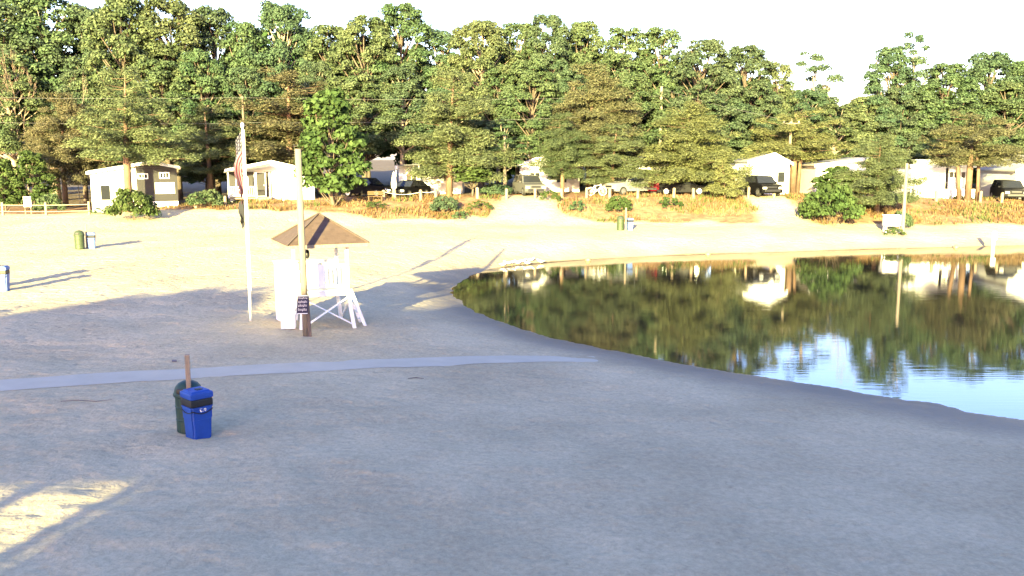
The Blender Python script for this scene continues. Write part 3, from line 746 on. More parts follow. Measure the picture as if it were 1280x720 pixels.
# a mass of woodland farther back that reads as one
def wood_mass():
    cs = []; rd = []
    for i in range(620):
        px = rng.uniform(-140, 1420); Y = rng.uniform(97, 120)
        x = (px - 640) * Y / F
        hmax = np.interp(px, [-140, 400, 700, 900, 1040, 1420], [17, 16, 14, 11.5, 8.0, 10.5])
        z = gz_fast(x, Y) + rng.uniform(0, 1) ** 0.8 * hmax
        cs.append((x, Y, z)); rd.append(rng.uniform(1.5, 2.6))
    return clump_cloud(cs, rd, 22, leaf=0.55)
def gz_fast(x, y): return float(base_height(np.array([x]), np.array([y]))[0])
V, Fq = wood_mass()
wmh = mesh_quads('woodland', V, Fq); wmh.materials.append(LEAF['fardk'])
wo = bpy.data.objects.new('woodland', wmh); COL.objects.link(wo)
tag(wo, 'dark depth of the wood seen between the trunks behind the cottages', 'woodland', kind='stuff')

# bushes and scrub
G_BUSH = 'bushes on the bank'
bushes = [
    ('bush', 'bush0', 'bright', 164, 233, 282, 56, 'large rounded bush in front of the grey cottage', 66.5),
    ('bush', 'bush0', 'oak', 258, 235, 262, 46, 'low bush left of the porch of the white cottage', 73),
    ('bush', 'bush0', 'oakd', 556, 243, 268, 36, 'dark green low bush on the bank in front of the white trailer', 70.5),
    ('bush', 'bush1', 'bright', 600, 249, 268, 30, 'flat light green bush at the left end of the sand ramp', 71),
    ('bush', 'bush1', 'bright', 688, 236, 258, 26, 'yellow green bush right of the silver car', 73.2),
    ('bush', 'bush1', 'oak', 722, 248, 266, 22, 'small dark bush below the white bicycle', 70.5),
    ('bush', 'bush0', 'bright', 774, 243, 268, 32, 'light green bush directly above the far pair of bins', 70.5),
    ('bush', 'bush1', 'bright', 838, 244, 262, 32, 'spreading light bush right of the red car', 71.5),
    ('bush', 'bush0', 'bright', 1040, 228, 280, 72, 'large bright green bush at the foot of the bushy olive pine', 68),
    ('bush', 'bush0', 'oak', 1128, 262, 284, 26, 'green bush behind the white chest on the right bank', 66.5),
    ('bush', 'bush1', 'bright', 1119, 283, 295, 24, 'small bush under the white chest on the right bank', 61.0),
    ('bush', 'bush1', 'oak', 130, 264, 276, 34, 'straggly low bush at the right end of the rail fence', 70.8),
    ('bush', 'bush0', 'oak', 60, 240, 264, 34, 'green bush beside the red and white notice', 74),
    ('bush', 'bush1', 'bright', 468, 250, 266, 30, 'green tuft left of the wooden bench', 71.5),
    ('bush', 'bush1', 'oak', 575, 262, 276, 22, 'tiny dark bush low on the bank below the white trailer', 69),
    ('bush', 'bush0', 'oakd', 620, 228, 250, 40, 'shaded bush in the gap left of the gabled cottage', 78),
]
for (nm, key, lf, px, top, bot, w, lab, Y) in bushes:
    if bot > 290: Y = hit(px, bot)[1]
    p = at_y(px, top, Y); zb = gz(p[0], Y)
    place_tree(nm, key, lf, p[0], Y, max(p[2], zb + 0.55), w * Y / F, lab, 'bush', G_BUSH, z0=zb)

# dry grass and scrub on the bank: uncountable
def scrub(name, n, mats, leafs, seed, label, hmin, hmax, rect, dens):
    r2 = np.random.default_rng(seed)
    X = r2.uniform(rect[0], rect[1], n * 3); Y = r2.uniform(rect[2], rect[3], n * 3)
    keep = (zone_bank(X, Y) > 0.5) & (vnoise(X * 0.55 + seed, Y * 0.55) > dens)
    X, Y = X[keep][:n], Y[keep][:n]; Z = ground_np(X, Y)
    k = len(X)
    h = r2.uniform(hmin, hmax, k); w = leafs
    a = r2.uniform(0, 2 * PI, k); lean = r2.normal(0, 0.3, (k, 2)) * h[:, None]
    dx, dy = np.cos(a) * w, np.sin(a) * w
    V = np.stack([np.stack([X - dx, Y - dy, Z - 0.03], 1), np.stack([X + dx, Y + dy, Z - 0.03], 1),
                  np.stack([X + lean[:, 0] + dx * 0.3, Y + lean[:, 1] + dy * 0.3, Z + h], 1),
                  np.stack([X + lean[:, 0] - dx * 0.3, Y + lean[:, 1] - dy * 0.3, Z + h], 1)], 1).reshape(-1, 3)
    me = mesh_quads(name, V, np.arange(4 * k).reshape(k, 4)); me.materials.append(mats)
    o = bpy.data.objects.new(name, me); COL.objects.link(o)
    tag(o, label, 'ground cover', kind='stuff')
G_DRY = leaf_mat('dry_grass', (0.14, 0.10, 0.052), (0.26, 0.20, 0.115), trans=0.25, hue=0.02)
G_RED = leaf_mat('rusty_scrub', (0.11, 0.06, 0.034), (0.18, 0.11, 0.062), trans=0.2, hue=0.02)
G_GRN = leaf_mat('green_weeds', (0.06, 0.08, 0.028), (0.10, 0.12, 0.045), trans=0.25, hue=0.02)
scrub('dry_grass', 9000, G_DRY, 0.03, 1, 'tan dry grass standing all along the bank below the road', 0.08, 0.27, (-30, 46, 66, 77), -0.02)
scrub('rusty_scrub', 9000, G_RED, 0.05, 2, 'low rust red scrub carpeting the bank below the road', 0.1, 0.35, (-30, 46, 66, 77), 0.02)
scrub('green_weeds', 4500, G_GRN, 0.05, 3, 'patches of green weeds among the dry grass on the bank', 0.12, 0.4, (-30, 46, 66, 77), 0.14)

# ------------------------------------------------------------------ cottages
def cottage(name, label, pxl, pxr, foot, Y, hl, hr, apex, depth, wall, roof, rz=0.0, skirt=None, openings=(), over=0.3, fascia=M_WHITE, thick=0.13):
    """front profile (-w/2..w/2) with left/right eaves hl/hr and apex (fraction, height), run back by depth"""
    xc = (pxl + pxr) / 2
    p = at_y(xc, foot, Y); w = (pxr - pxl) * Y / F
    z0 = min(p[2], gz(p[0], Y)) - 0.05
    zz = p[2]
    root = empty(name, (p[0], Y, zz), rz, label, 'cottage')
    ax_, ah = -w / 2 + apex[0] * w, apex[1]
    zb = z0 - zz - 0.3
    sk = skirt[1] if skirt else 0.0
    prof = [(-w / 2, sk if skirt else zb), (w / 2, sk if skirt else zb), (w / 2, hr)]
    if 0 < apex[0] < 1: prof.append((ax_, ah))
    prof.append((-w / 2, hl))
    MB().prism(prof, 0, depth).build('wall', wall, root)
    if skirt:
        MB().prism([(-w / 2 + .02, zb), (w / 2 - .02, zb), (w / 2 - .02, sk), (-w / 2 + .02, sk)], 0.02, depth - .02).build('skirt', skirt[0], root)
    rb = MB(); fb = MB()
    segs = [((-w / 2, hl), (ax_, ah)), ((ax_, ah), (w / 2, hr))] if 0 < apex[0] < 1 else [((-w / 2, hl), (w / 2, hr))]
    for i, (a, b_) in enumerate(segs):
        dx, dz = b_[0] - a[0], b_[1] - a[1]; l = math.hypot(dx, dz); ux, uz = dx / l, dz / l
        a2 = (a[0] - ux * over, a[1] - uz * over) if i == 0 else a
        b2 = (b_[0] + ux * over, b_[1] + uz * over) if i == len(segs) - 1 else b_
        e = 0.004
        rb.prism([(a2[0], a2[1] + e), (b2[0], b2[1] + e), (b2[0] - uz * 0, b2[1] + thick), (a2[0], a2[1] + thick)], -over, depth + over)
        fb.prism([(a2[0], a2[1] - 0.10), (b2[0], b2[1] - 0.10), (b2[0], b2[1] + thick + 0.015), (a2[0], a2[1] + thick + 0.015)], -over - 0.035, -over - 0.004)
    rb.build('roof', roof, root); fb.build('fascia', fascia, root)
    for op in openings:
        kind, cx, z_0, ow, oh = op[:5]
        x = -w / 2 + cx * w
        f = MB(); t = 0.07
        for sx in (-1, 1): f.box((x + sx * (ow / 2 + t / 2), -0.03, z_0 + oh / 2), (t, 0.06, oh + 2 * t))
        for sz in (0, 1): f.box((x, -0.03, z_0 + sz * oh + (t / 2 if sz else -t / 2)), (ow - 0.002, 0.06, t))
        if kind == 'window':
            if len(op) > 5:
                for k in range(1, op[5]): f.box((x - ow / 2 + ow * k / op[5], -0.025, z_0 + oh / 2), (0.04, 0.04, oh - 0.002))
            fo = f.build('window', M_WHITE, root)
            MB().box((x, -0.012, z_0 + oh / 2), (ow - 0.002, 0.016, oh - 0.002)).build('pane', op[6] if len(op) > 6 else M_GLASS, fo)
        else:
            fo = f.build('door', op[5] if len(op) > 5 else M_WHITE, root)
            MB().box((x, -0.012, z_0 + oh / 2), (ow - 0.002, 0.018, oh - 0.002)).build('door_leaf', op[6] if len(op) > 6 else M_GREY, fo)
            MB().box((x + ow * 0.38, -0.045, z_0 + oh * 0.47), (0.04, 0.04, 0.12), bev=0.01).build('door_handle', M_STEEL, fo)
    return root, w

# grey and white cottage, far left
r, w = cottage('cottage', 'small cottage half grey half white with a low white edged roof', 121, 220, 263, 74, 3.15, 3.55, (0.70, 3.95), 6, M_SIDING, M_ROOFL, rz=R(24),
               openings=[('door', 0.40, 0.35, 0.85, 2.1, M_WHITE, M_CREAM), ('window', 0.16, 0.9, 0.7, 1.2, 1)])
g0 = w * 0.03
MB().box((w / 2 - w * 0.24 + 0.012, -0.062, 0.72 + 1.42), (w * 0.48, 0.12, 2.82)).build('grey_siding', M_GREY, r)
gb = MB(); gb.prism([(0.0, 3.552), (w / 2 + 0.01, 3.552), (w * 0.205, 3.87), (0.0, 3.74)], -0.122, -0.002); gb.build('gable_siding', M_GREY, r)
MB().box((w / 2 - w * 0.24 + 0.012, -0.063, 0.33), (w * 0.475, 0.122, 0.76)).build('skirt', M_WHITE, r)
for cx, zz, ow, oh, nm_ in ((0.60, 2.68, 0.62, 0.28, 3), (0.85, 2.70, 0.62, 0.36, 3), (0.85, 1.45, 1.35, 0.75, 2)):
    x = -w / 2 + cx * w; f = MB(); t = 0.09
    for sx in (-1, 1): f.box((x + sx * (ow / 2 + t / 2), -0.14, zz + oh / 2), (t, 0.05, oh + 2 * t))
    for sz in (0, 1): f.box((x, -0.14, zz + sz * oh + (t / 2 if sz else -t / 2)), (ow - .002, 0.05, t))
    for k in range(1, nm_): f.box((x - ow / 2 + ow * k / nm_, -0.135, zz + oh / 2), (0.05, 0.03, oh - .002))
    fo = f.build('window', M_WHITE, r)
    MB().box((x, -0.128, zz + oh / 2), (ow - .002, 0.01, oh - .002)).build('pane', M_BLIND if oh > 0.5 else M_GLASS, fo)

# white cottage with porch
r, w = cottage('cottage', 'white cottage with a shaded railed porch on its left half, behind the flagpole', 290, 392, 252, 78, 2.75, 2.6, (0.50, 3.45), 5, M_SIDING, M_ROOFL, rz=R(13),
               openings=[('door', 0.36, 0.5, 0.85, 2.0, M_WHITE, M_GREY), ('window', 0.15, 1.1, 0.9, 1.0, 2), ('window', 0.78, 1.2, 0.9, 0.8, 2, M_BLIND)])
pr = MB(); pr.prism([(-w / 2 - .25, 2.55), (-0.05, 3.12), (-0.05, 3.22), (-w / 2 - .25, 2.65)], -1.9, -0.34); pr.build('porch_roof', M_ROOFD, r)
MB().box((-w / 4 - .01, -.006, 1.5), (w / 2 - .02, .008, 2.2)).build('porch_shade_panel', M_GREY, r)  # tree shade on the porch, put in as a dark panel
MB().box((-w / 4, -1.0, 0.38), (w / 2 - .05, 1.85, 0.12)).build('porch_deck', M_WOOD, r)
for k in range(4):
    MB().box((-w / 2 + 0.08 + k * (w / 2 - 0.2) / 3, -1.84, 1.5), (0.1, 0.1, 2.12)).build('porch_post', M_WHITE, r)
ra = MB(); ra.box((-w * 0.33, -1.84, 1.36), (w * 0.30, 0.06, 0.07)); ra.box((-w * 0.33, -1.84, 0.60), (w * 0.30, 0.06, 0.06))
for k in range(14): ra.box((-w * 0.475 + k * w * 0.29 / 13, -1.84, 0.98), (0.04, 0.04, 0.70))
ra.build('railing', M_WHITE, r)
stp = MB()
for k in range(3): stp.box((-0.75, -2.1 - 0.28 * k, 0.28 - 0.13 * k), (1.1, 0.3, 0.12))
stp.build('steps', M_PALEW, r)
# white trailer with flat canopy
r, w = cottage('trailer_home', 'low white trailer home behind the black saloon car', 499, 578, 240, 82, 2.25, 2.3, (0.5, 2.45), 3.0, M_SIDING, M_ROOFL,
               openings=[('window', 0.20, 1.0, 0.9, 0.7, 2), ('window', 0.78, 1.0, 0.9, 0.7, 2), ('door', 0.52, 0.3, 0.75, 1.8, M_WHITE, M_CREAM)])
r['category'] = 'trailer'
MB().prism([(-w / 2 - .1, 2.42), (-w / 2 + 2.2, 2.48), (-w / 2 + 2.2, 2.54), (-w / 2 - .1, 2.48)], -2.2, -0.36).build('canopy', M_ROOFD, r)
for sx in (0.02, 2.08): MB().tube([(-w / 2 + sx, -2.1, -0.3), (-w / 2 + sx, -2.1, 2.42)], 0.035, 6).build('canopy_post', M_WHITE, r)
# gabled cottage behind silver car
cottage('cottage', 'white gabled cottage behind the silver sport utility car', 650, 724, 243, 83, 2.75, 2.6, (0.42, 3.55), 3.5, M_SIDING, M_ROOFL,
        openings=[('window', 0.70, 1.1, 0.9, 0.9, 2), ('window', 0.25, 1.1, 0.9, 0.9, 2)])
cottage('cottage', 'white cottage mostly hidden behind the white pickup truck and red car', 778, 852, 240, 83.5, 2.95, 2.95, (0.5, 3.25), 3, M_SIDING, M_ROOFL,
        openings=[('window', 0.35, 1.2, 1.0, 0.9, 2), ('window', 0.75, 1.2, 1.0, 0.9, 2)])
r, w = cottage('cottage', 'tall bright white gable cottage behind the black jeep', 936, 985, 245, 78.4, 3.0, 2.9, (0.60, 3.65), 5, M_WHITE, M_ROOFL,
               openings=[('window', 0.8, 1.2, 0.6, 0.9, 1)])
MB().box((-w / 2 - 0.95, 2.5, 1.35), (1.8, 4.5, 2.7)).build('side_room', M_CREAM, r)
MB().box((-w / 2 - 0.98, 2.5, 2.76), (2.0, 4.9, 0.1)).build('side_room_roof', M_ROOFL, r)
cottage('cottage', 'cream cottage whose single sloping roof rises to the right', 1019, 1080, 246, 79, 2.75, 3.3, (1.0, 3.3), 5, M_CREAM, M_ROOFL,
        openings=[('window', 0.70, 1.3, 1.0, 0.9, 2), ('door', 0.28, 0.3, 0.8, 2.0, M_WHITE, M_WHITE)])
r, w = cottage('cottage', 'flat white cottage with a raised left block, behind the brown green pine', 1138, 1212, 247, 79, 2.75, 2.75, (0.5, 2.8), 6, M_SIDING, M_ROOFL,
               openings=[('window', 0.70, 1.75, 0.75, 0.5, 2), ('window', 0.90, 1.75, 0.75, 0.5, 2), ('door', 0.56, 0.2, 0.5, 2.4, M_WHITE, M_GREY)])
MB().box((-w / 2 + w * 0.26, -0.32, 1.62), (w * 0.50, 0.6, 3.3)).build('front_block', M_WHITE, r)
MB().box((-w / 2 + w * 0.26, -0.32, 3.31), (w * 0.54, 0.75, 0.09)).build('block_roof', M_ROOFL, r)
MB().box((w * 0.22, -0.95, 0.35), (w * 0.52, 0.14, 0.85)).build('low_wall', M_WHITE, r)
r, w = cottage('cottage', 'white cottage with a gable cut by the right edge of the frame', 1268, 1345, 252, 77, 2.7, 2.7, (0.5, 3.9), 6, M_SIDING, M_ROOFL,
               openings=[('window', 0.5, 1.1, 1.2, 1.0, 2)])

# ------------------------------------------------------------------ cars
def make_car(label, paint, kind, px, foot, Y, rz, cat='car', name='parked_car'):
    p = at_y(px, foot, Y); z = gz(p[0], Y)
    root = empty(name, (p[0], Y, z), rz, label, cat, 'cars parked along the far road')
    # local: length along -y (front at -y), width along x
    if kind == 'suv':
        Lh, W, gc = 2.3, 0.92, 0.28
        low = [(-Lh, 0.45), (-Lh + .05, 0.95), (-Lh + 1.15, 1.08), (Lh - .06, 1.08), (Lh, 0.5), (Lh - .1, gc), (-Lh + .12, gc)]
        cab = [(-Lh + 1.05, 1.07), (-Lh + 1.75, 1.68), (Lh - .45, 1.72), (Lh - .1, 1.07)]; rw = 0.36
    elif kind == 'pickup':
        Lh, W, gc = 2.6, 0.95, 0.36
        low = [(-Lh, 0.5), (-Lh + .04, 1.05), (-Lh + 1.2, 1.15), (Lh - .02, 1.15), (Lh, 0.55), (Lh - .1, gc), (-Lh + .1, gc)]
        cab = [(-Lh + 1.15, 1.14), (-Lh + 1.75, 1.78), (-Lh + 3.1, 1.80), (-Lh + 3.35, 1.14)]; rw = 0.39
    else:
        Lh, W, gc = 2.25, 0.88, 0.2
        low = [(-Lh, 0.4), (-Lh + .08, 0.72), (-Lh + 1.2, 0.9), (Lh - .5, 0.95), (Lh - .03, 0.88), (Lh, 0.45), (Lh - .12, gc), (-Lh + .15, gc)]
        cab = [(-Lh + 1.15, 0.89), (-Lh + 1.9, 1.40), (Lh - 1.3, 1.43), (Lh - .45, 0.93)]; rw = 0.32
    def prof(poly, w0, w1, zsplit):
        n = len(poly); v = []
        for s in (-1, 1):
            for (y, z_) in poly: v.append((s * (w1 if z_ > zsplit else w0), y, z_))
        f = [tuple(range(n)), tuple(reversed(range(n, 2 * n)))] + [(i, n + i, n + (i + 1) % n, (i + 1) % n) for i in range(n)]
        bm = bmesh.new(); vs = [bm.verts.new(c) for c in v]
        for q in f: bm.faces.new([vs[i] for i in q])
        bmesh.ops.recalc_face_normals(bm, faces=bm.faces[:])
        bmesh.ops.bevel(bm, geom=bm.edges[:], offset=0.06, segments=2, affect='EDGES', profile=0.6)
        bm.verts.index_update()
        return [c.co[:] for c in bm.verts], [[c.index for c in q.verts] for q in bm.faces]
    body = MB(); body.add(*prof(low, W, W, 9)); body.add(*prof(cab, W - .03, W - .18, cab[0][1] + 0.1))
    if kind == 'pickup':
        pass
    body.build('body', paint, root, smooth=False)
    # glass: windscreen, rear screen, side windows - thin panes proud of the cab
    def pane(name_, quad, off):
        c = sum((Vector(q) for q in quad), Vector()) / 4
        nrm = (Vector(quad[1]) - Vector(quad[0])).cross(Vector(quad[3]) - Vector(quad[0])).normalized()
        if nrm.dot(Vector(off)) < 0: nrm = -nrm
        a = [Vector(q).lerp(c, 0.12) - nrm * 0.01 for q in quad]; b2 = [Vector(q).lerp(c, 0.12) + nrm * 0.012 for q in quad]
        MB().add([*a, *b2], [(0, 1, 2, 3), (7, 6, 5, 4), (0, 4, 5, 1), (1, 5, 6, 2), (2, 6, 7, 3), (3, 7, 4, 0)]).build(name_, M_GLASS, root)
    w0, w1 = W - .03, W - .18
    A, B, C2, D = cab
    pane('windscreen', [(-w0, A[0], A[1]), (w0, A[0], A[1]), (w1, B[0], B[1]), (-w1, B[0], B[1])], (0, -1, .5))
    pane('rear_window', [(-w0, D[0], D[1]), (w0, D[0], D[1]), (w1, C2[0], C2[1]), (-w1, C2[0], C2[1])], (0, 1, .3))
    for s in (-1, 1):
        mA, mB = (A[0] + D[0]) / 2, (B[0] + C2[0]) / 2
        pane('side_window', [(s * w0, A[0] + .12, A[1]), (s * w0, mA, A[1]), (s * w1, mB, B[1]), (s * w1, B[0], B[1])], (s, 0, 0))
        pane('side_window', [(s * w0, mA, A[1]), (s * w0, D[0] - .08, D[1]), (s * w1, C2[0], C2[1]), (s * w1, mB, B[1])], (s, 0, 0))
        hl = MB(); hl.box((s * (W - .22), -Lh + 0.0, 0.72 if kind != 'sedan' else 0.6), (0.34, 0.12, 0.17), bev=0.03); hl.build('headlight', M_LAMP, root)
        tl = MB(); tl.box((s * (W - .14), Lh - 0.02, 0.92 if kind != 'sedan' else 0.74), (0.2, 0.1, 0.26 if kind != 'sedan' else 0.16), bev=0.02); tl.build('tail_light', M_TAIL, root)
        MB().box((s * (W + .08), A[0] + .35, A[1] + .1), (0.18, 0.1, 0.13), bev=0.03).build('mirror', paint, root)
        for yy in (-Lh + .85, Lh - .85):
            wb = MB(); wb.lathe([(rw * .7, -.11), (rw * .96, -.11), (rw, -.07), (rw, .07), (rw * .96, .11), (rw * .7, .11)], 18)
            wv_ = Matrix.Translation((s * (W - .08), yy, rw)) @ Matrix.Rotation(PI / 2, 4, 'Y')
            wb.v = [tuple(wv_ @ Vector(q)) for q in wb.v]
            wo_ = wb.build('wheel', M_TYRE, root)
            rb_ = MB(); rb_.lathe([(0.05, -.122), (rw * .62, -.118), (rw * .62, .118), (0.05, .122)], 14)
            rb_.v = [tuple(wv_ @ Vector(q)) for q in rb_.v]; rb_.build('rim', M_STEEL, wo_)
    MB().box((0, -Lh - .01, 0.5), (W * 1.5, 0.1, 0.2), bev=.03).build('bumper', M_BLACK, root)
    MB().box((0, -Lh + .0, 0.78 if kind != 'sedan' else 0.6), (0.8, 0.07, 0.16), bev=.02).build('grille', M_BLACK, root)
    MB().box((0, Lh + .02, 0.5), (W * 1.5, 0.1, 0.2), bev=.03).build('bumper', M_BLACK, root)
    return root

P_BLK = carpaint('black_car_paint', (0.006, 0.006, 0.007)); P_SIL = carpaint('silver_car_paint', (0.085, 0.085, 0.08))
P_WHT = carpaint('white_car_paint', (0.17, 0.17, 0.175)); P_RED = carpaint('red_car_paint', (0.09, 0.005, 0.011)); P_GRY = carpaint('grey_car_paint', (0.012, 0.012, 0.014))
make_car('black van in the shade right of the bright green leafy tree', P_BLK, 'suv', 459, 245, 80, R(70))
make_car('black saloon car parked behind the folded white parasol', P_BLK, 'sedan', 512, 246, 77.5, R(-25))
make_car('silver sport utility car at the top of the sand ramp', P_SIL, 'suv', 661, 245, 77.5, R(14))
make_car('white pickup truck under the low olive pine', P_WHT, 'pickup', 790, 244, 77.6, R(-58), 'truck', 'pickup_truck')
make_car('red car parked just right of the white pickup truck', P_RED, 'suv', 817, 243, 79.4, R(160))
make_car('dark grey car half hidden under the broad yellow green pine', P_GRY, 'sedan', 853, 246, 77.5, R(80))
make_car('black jeep in front of the tall white gable cottage', P_BLK, 'suv', 950, 246, 76.1, R(10))
make_car('dark car left of the cottage at the right edge of the frame', P_GRY, 'suv', 1260, 249, 77, R(-14))

# bicycle
p = at_y(746, 245, 75.6); z = gz(p[0], 75.6)
bk = empty('bicycle', (p[0], 75.6, z), R(8), 'white bicycle standing in front of the tall thin pine', 'bicycle')
for sx in (-0.52, 0.52):
    wb = MB(); wb.tube([(sx + 0.33 * math.cos(a), 0, 0.35 + 0.33 * math.sin(a)) for a in [2 * PI * k / 20 for k in range(21)]], 0.03, 6)
    for k in range(6):
        a = PI * k / 6; wb.tube([(sx - .31 * math.cos(a), 0, .35 - .31 * math.sin(a)), (sx + .31 * math.cos(a), 0, .35 + .31 * math.sin(a))], 0.006, 4)
    wb.build('wheel', M_WHITE, bk)
fb = MB()
for a, b2 in (((-.52, 0, .35), (-.18, 0, .85)), ((-.52, 0, .35), (-.05, 0, .33)), ((-.18, 0, .88), (-.05, 0, .33)), ((-.05, 0, .33), (.36, 0, .8)), ((-.18, 0, .82), (.34, 0, .88)), ((.52, 0, .35), (.32, 0, .98))):
    fb.tube([a, b2], 0.028, 6)
fb.build('frame', M_WHITE, bk)
MB().tube([(.30, -.25, 1.02), (.33, 0, .98), (.30, .25, 1.02)], 0.02, 6).build('handlebar', M_BLACK, bk)
MB().box((-.2, 0, .91), (.26, .13, .06), bev=.02).build('saddle', M_BLACK, bk)

# ------------------------------------------------------------------ bollards, fence, bench, parasol, notice
boll = [(245, 263, 'pale post left of the low bush beside the porch cottage'), (282, 262, 'pale post at the left foot of the porch cottage'),
        (480, 258, 'pale post at the right end of the wooden bench'), (526, 256, 'thick pale post right of the black saloon car'), (545, 253, 'pale post behind the dark green low bush'),
        (597, 253, 'pale post under the small bright green tree'), (633, 250, 'pale post left of the silver car and the ramp'),
        (669, 250, 'pale post in front of the silver car'), (702, 253, 'pale post right of the yellow green bush'), (733, 253, 'pale post left of the white bicycle wheel'),
        (762, 252, 'pale post right of the white bicycle'), (797, 252, 'pale post in front of the white pickup truck'), (842, 251, 'pale post left of the dark grey car'),
        (867, 250, 'pale post right of the dark grey car'), (935, 252, 'pale post left of the black jeep'), (967, 254, 'pale post right of the black jeep'),
        (1170, 255, 'pale post below the flat white cottage'), (1225, 254, 'pale post right of the bare pale pine trunks'), (1252, 253, 'pale post in front of the dark car at far right')]
bb = MB(); bb.lathe([(0.13, -0.3), (0.13, 0.80), (0.115, 0.86), (0.05, 0.90)], 10)
b0 = bb.build('bollard', M_PALEW)
for i, (px, foot, lab) in enumerate(boll):
    Y = 74.3 if px > 400 else 73.0
    x = at_y(px, foot, Y)[0]
    o = b0 if i == 0 else b0.copy()
    if i: COL.objects.link(o)
    o.location = (x, Y, gz(x, Y)); o.rotation_euler = (R(random.uniform(-3, 3)), R(random.uniform(-3, 3)), i)
    o.scale = (random.uniform(.85, 1.15),) * 2 + (random.uniform(.9, 1.1),)
    tag(o, lab, 'post', 'pale wooden posts along the top of the bank')
# rope between bench, parasol and thick post
def rope(a, b_, sag, label, r_=0.02, mat_=M_ROPE, name='rope', n=12, cat='rope', group=None):
    a, b_ = Vector(a), Vector(b_)
    pts = [a.lerp(b_, k / n) - Vector((0, 0, 4 * sag * (k / n) * (1 - k / n))) for k in range(n + 1)]
    o = MB().tube(pts, r_, 5).build(name, mat_); tag(o, label, cat, group); return o
def bp_at(px, h, Y=74.3):
    x = at_y(px, 250, Y)[0]; return (x, Y, gz(x, Y) + h)
rope(bp_at(480, .7), bp_at(526, .7), .22, 'pale rope slung between two posts in front of the black saloon car')
rope(bp_at(526, .72), bp_at(545, .72), .1, 'short pale rope right of the thick post')

# split rail fence
fx = [at_y(px, 270, 71)[0] for px in (-104, -50, 4, 58, 112)]
fr_ = empty('rail_fence', (fx[0], 71, gz(fx[0], 71)), 0, 'pale two rail wooden fence at the far left of the beach', 'fence')
for x in fx:
    MB().box((x - fx[0], 0, gz(x, 71) - gz(fx[0], 71) + 0.42), (0.16, 0.14, 1.24), bev=.02).build('post', M_PALEW, fr_)
for i in range(len(fx) - 1):
    for h in (0.30, 0.80):
        a = (fx[i] - fx[0], -0.02, gz(fx[i], 71) - gz(fx[0], 71) + h + random.uniform(-.02, .02)); b2 = (fx[i + 1] - fx[0], -0.02, gz(fx[i + 1], 71) - gz(fx[0], 71) + h)
        MB().bar(a, b2, 0.13, 0.07, bev=.01).build('rail', M_PALEW, fr_)
# red and white notice
p = at_y(35, 262, 73); zz = gz(p[0], 73)
nt_ = empty('notice_sign', (p[0], 73, zz), 0, 'white notice board with red marks behind the rail fence', 'sign')
for sx in (-.24, .24): MB().box((sx, .03, .55), (.07, .05, 1.4)).build('post', M_PALEW, nt_)
bo = MB().box((0, -.02, 1.0), (.62, .04, .84), bev=.006).build('board', M_WHITE, nt_)
mk = MB()
mk.box((0, -.044, 1.28), (.34, .008, .09)); mk.box((-.08, -.044, 1.2), (.18, .008, .07)); mk.box((0, -.044, 1.395), (.56, .008, .035))
for k in range(3): mk.box((-.16 + .16 * k, -.044, .80), (.12, .008, .10))
mk.box((0, -.044, .66), (.4, .008, .05)); mk.build('red_marks', M_RED, bo)
# bench
p = at_y(469, 255, 73.6); zz = gz(p[0], 73.6)
be = empty('bench', (p[0], 73.6, zz), R(6), 'golden wooden bench left of the folded white parasol', 'bench')
for k in range(3): MB().box((0, -.15 + .15 * k, .45), (1.25, .13, .045), bev=.01).build('seat', M_BENCH, be)
for k in range(2): MB().box((0, .26 + .03 * k, .62 + .17 * k), (1.25, .04, .14), bev=.01).build('backrest', M_BENCH, be)
for sx in (-.52, .52):
    for sy in (-.15, .2): MB().box((sx, sy, .2), (.08, .08, .48)).build('leg', M_BENCH, be)
# folded parasol
p = at_y(493, 257, 74.6); zz = gz(p[0], 74.6)
pa = empty('folded_parasol', (p[0], 74.6, zz), 0, 'folded white parasol standing by the parked black saloon car', 'parasol')
MB().tube([(0, 0, -.2), (0, 0, 2.35)], .03, 8).build('pole', M_POLEM, pa)
cl = MB(); n = 18; b_ = 0
for (rr, zc) in ((.10, .85), (.19, 1.0), (.21, 1.3), (.15, 1.75), (.10, 2.1), (.03, 2.3)):
    for k in range(n):
        a = 2 * PI * k / n; q = rr * (1 + .22 * math.cos(6 * a)); cl.v.append((q * math.cos(a), q * math.sin(a), zc))
for i in range(5):
    for k in range(n): cl.f.append((i * n + k, i * n + (k + 1) % n, (i + 1) * n + (k + 1) % n, (i + 1) * n + k)); cl.m.append(0)
cl.build('canopy', M_CANVAS, pa, smooth=True)
MB().lathe([(.17, -.05), (.17, .75), (.15, .8), (.05, .82)], 10).build('base_post', M_PALEW, pa)

# ------------------------------------------------------------------ utility poles and wires
def utility_pole(px, top, Y, label, arm=True, r_=0.13, mt=M_POLEW):
    p = at_y(px, top, Y); z = gz(p[0], Y)
    u = empty('utility_pole', (p[0], Y, z), 0, label, 'pole', 'utility poles in the wood')
    MB().tube([(0, 0, -.3), (0, 0, p[2] - z)], [r_ * 1.15, r_ * .85], 10).build('pole', mt, u)
    if arm:
        MB().box((0, -.14, p[2] - z - .45), (1.6, .1, .11)).build('crossarm', mt, u)
        for sx in (-.65, .65): MB().lathe([(.04, 0), (.06, .05), (.04, .12), (.02, .16)], 8, (sx, -.14, p[2] - z - .39)).build('insulator', M_STEEL, u)
    return (p[0], Y, p[2])
T1 = utility_pole(827, 108, 86.5, 'tall white pole standing in the wood above the broad yellow green pine', False, .16, M_POLEW)
T2 = utility_pole(989, 148, 79.5, 'pole with a small crossarm above the flat topped yellow pine')
T3 = utility_pole(303, 120, 82, 'dark pole rising behind the flagpole top', False, .11, M_DARKWOOD)
G_W = 'overhead wires in front of the wood'
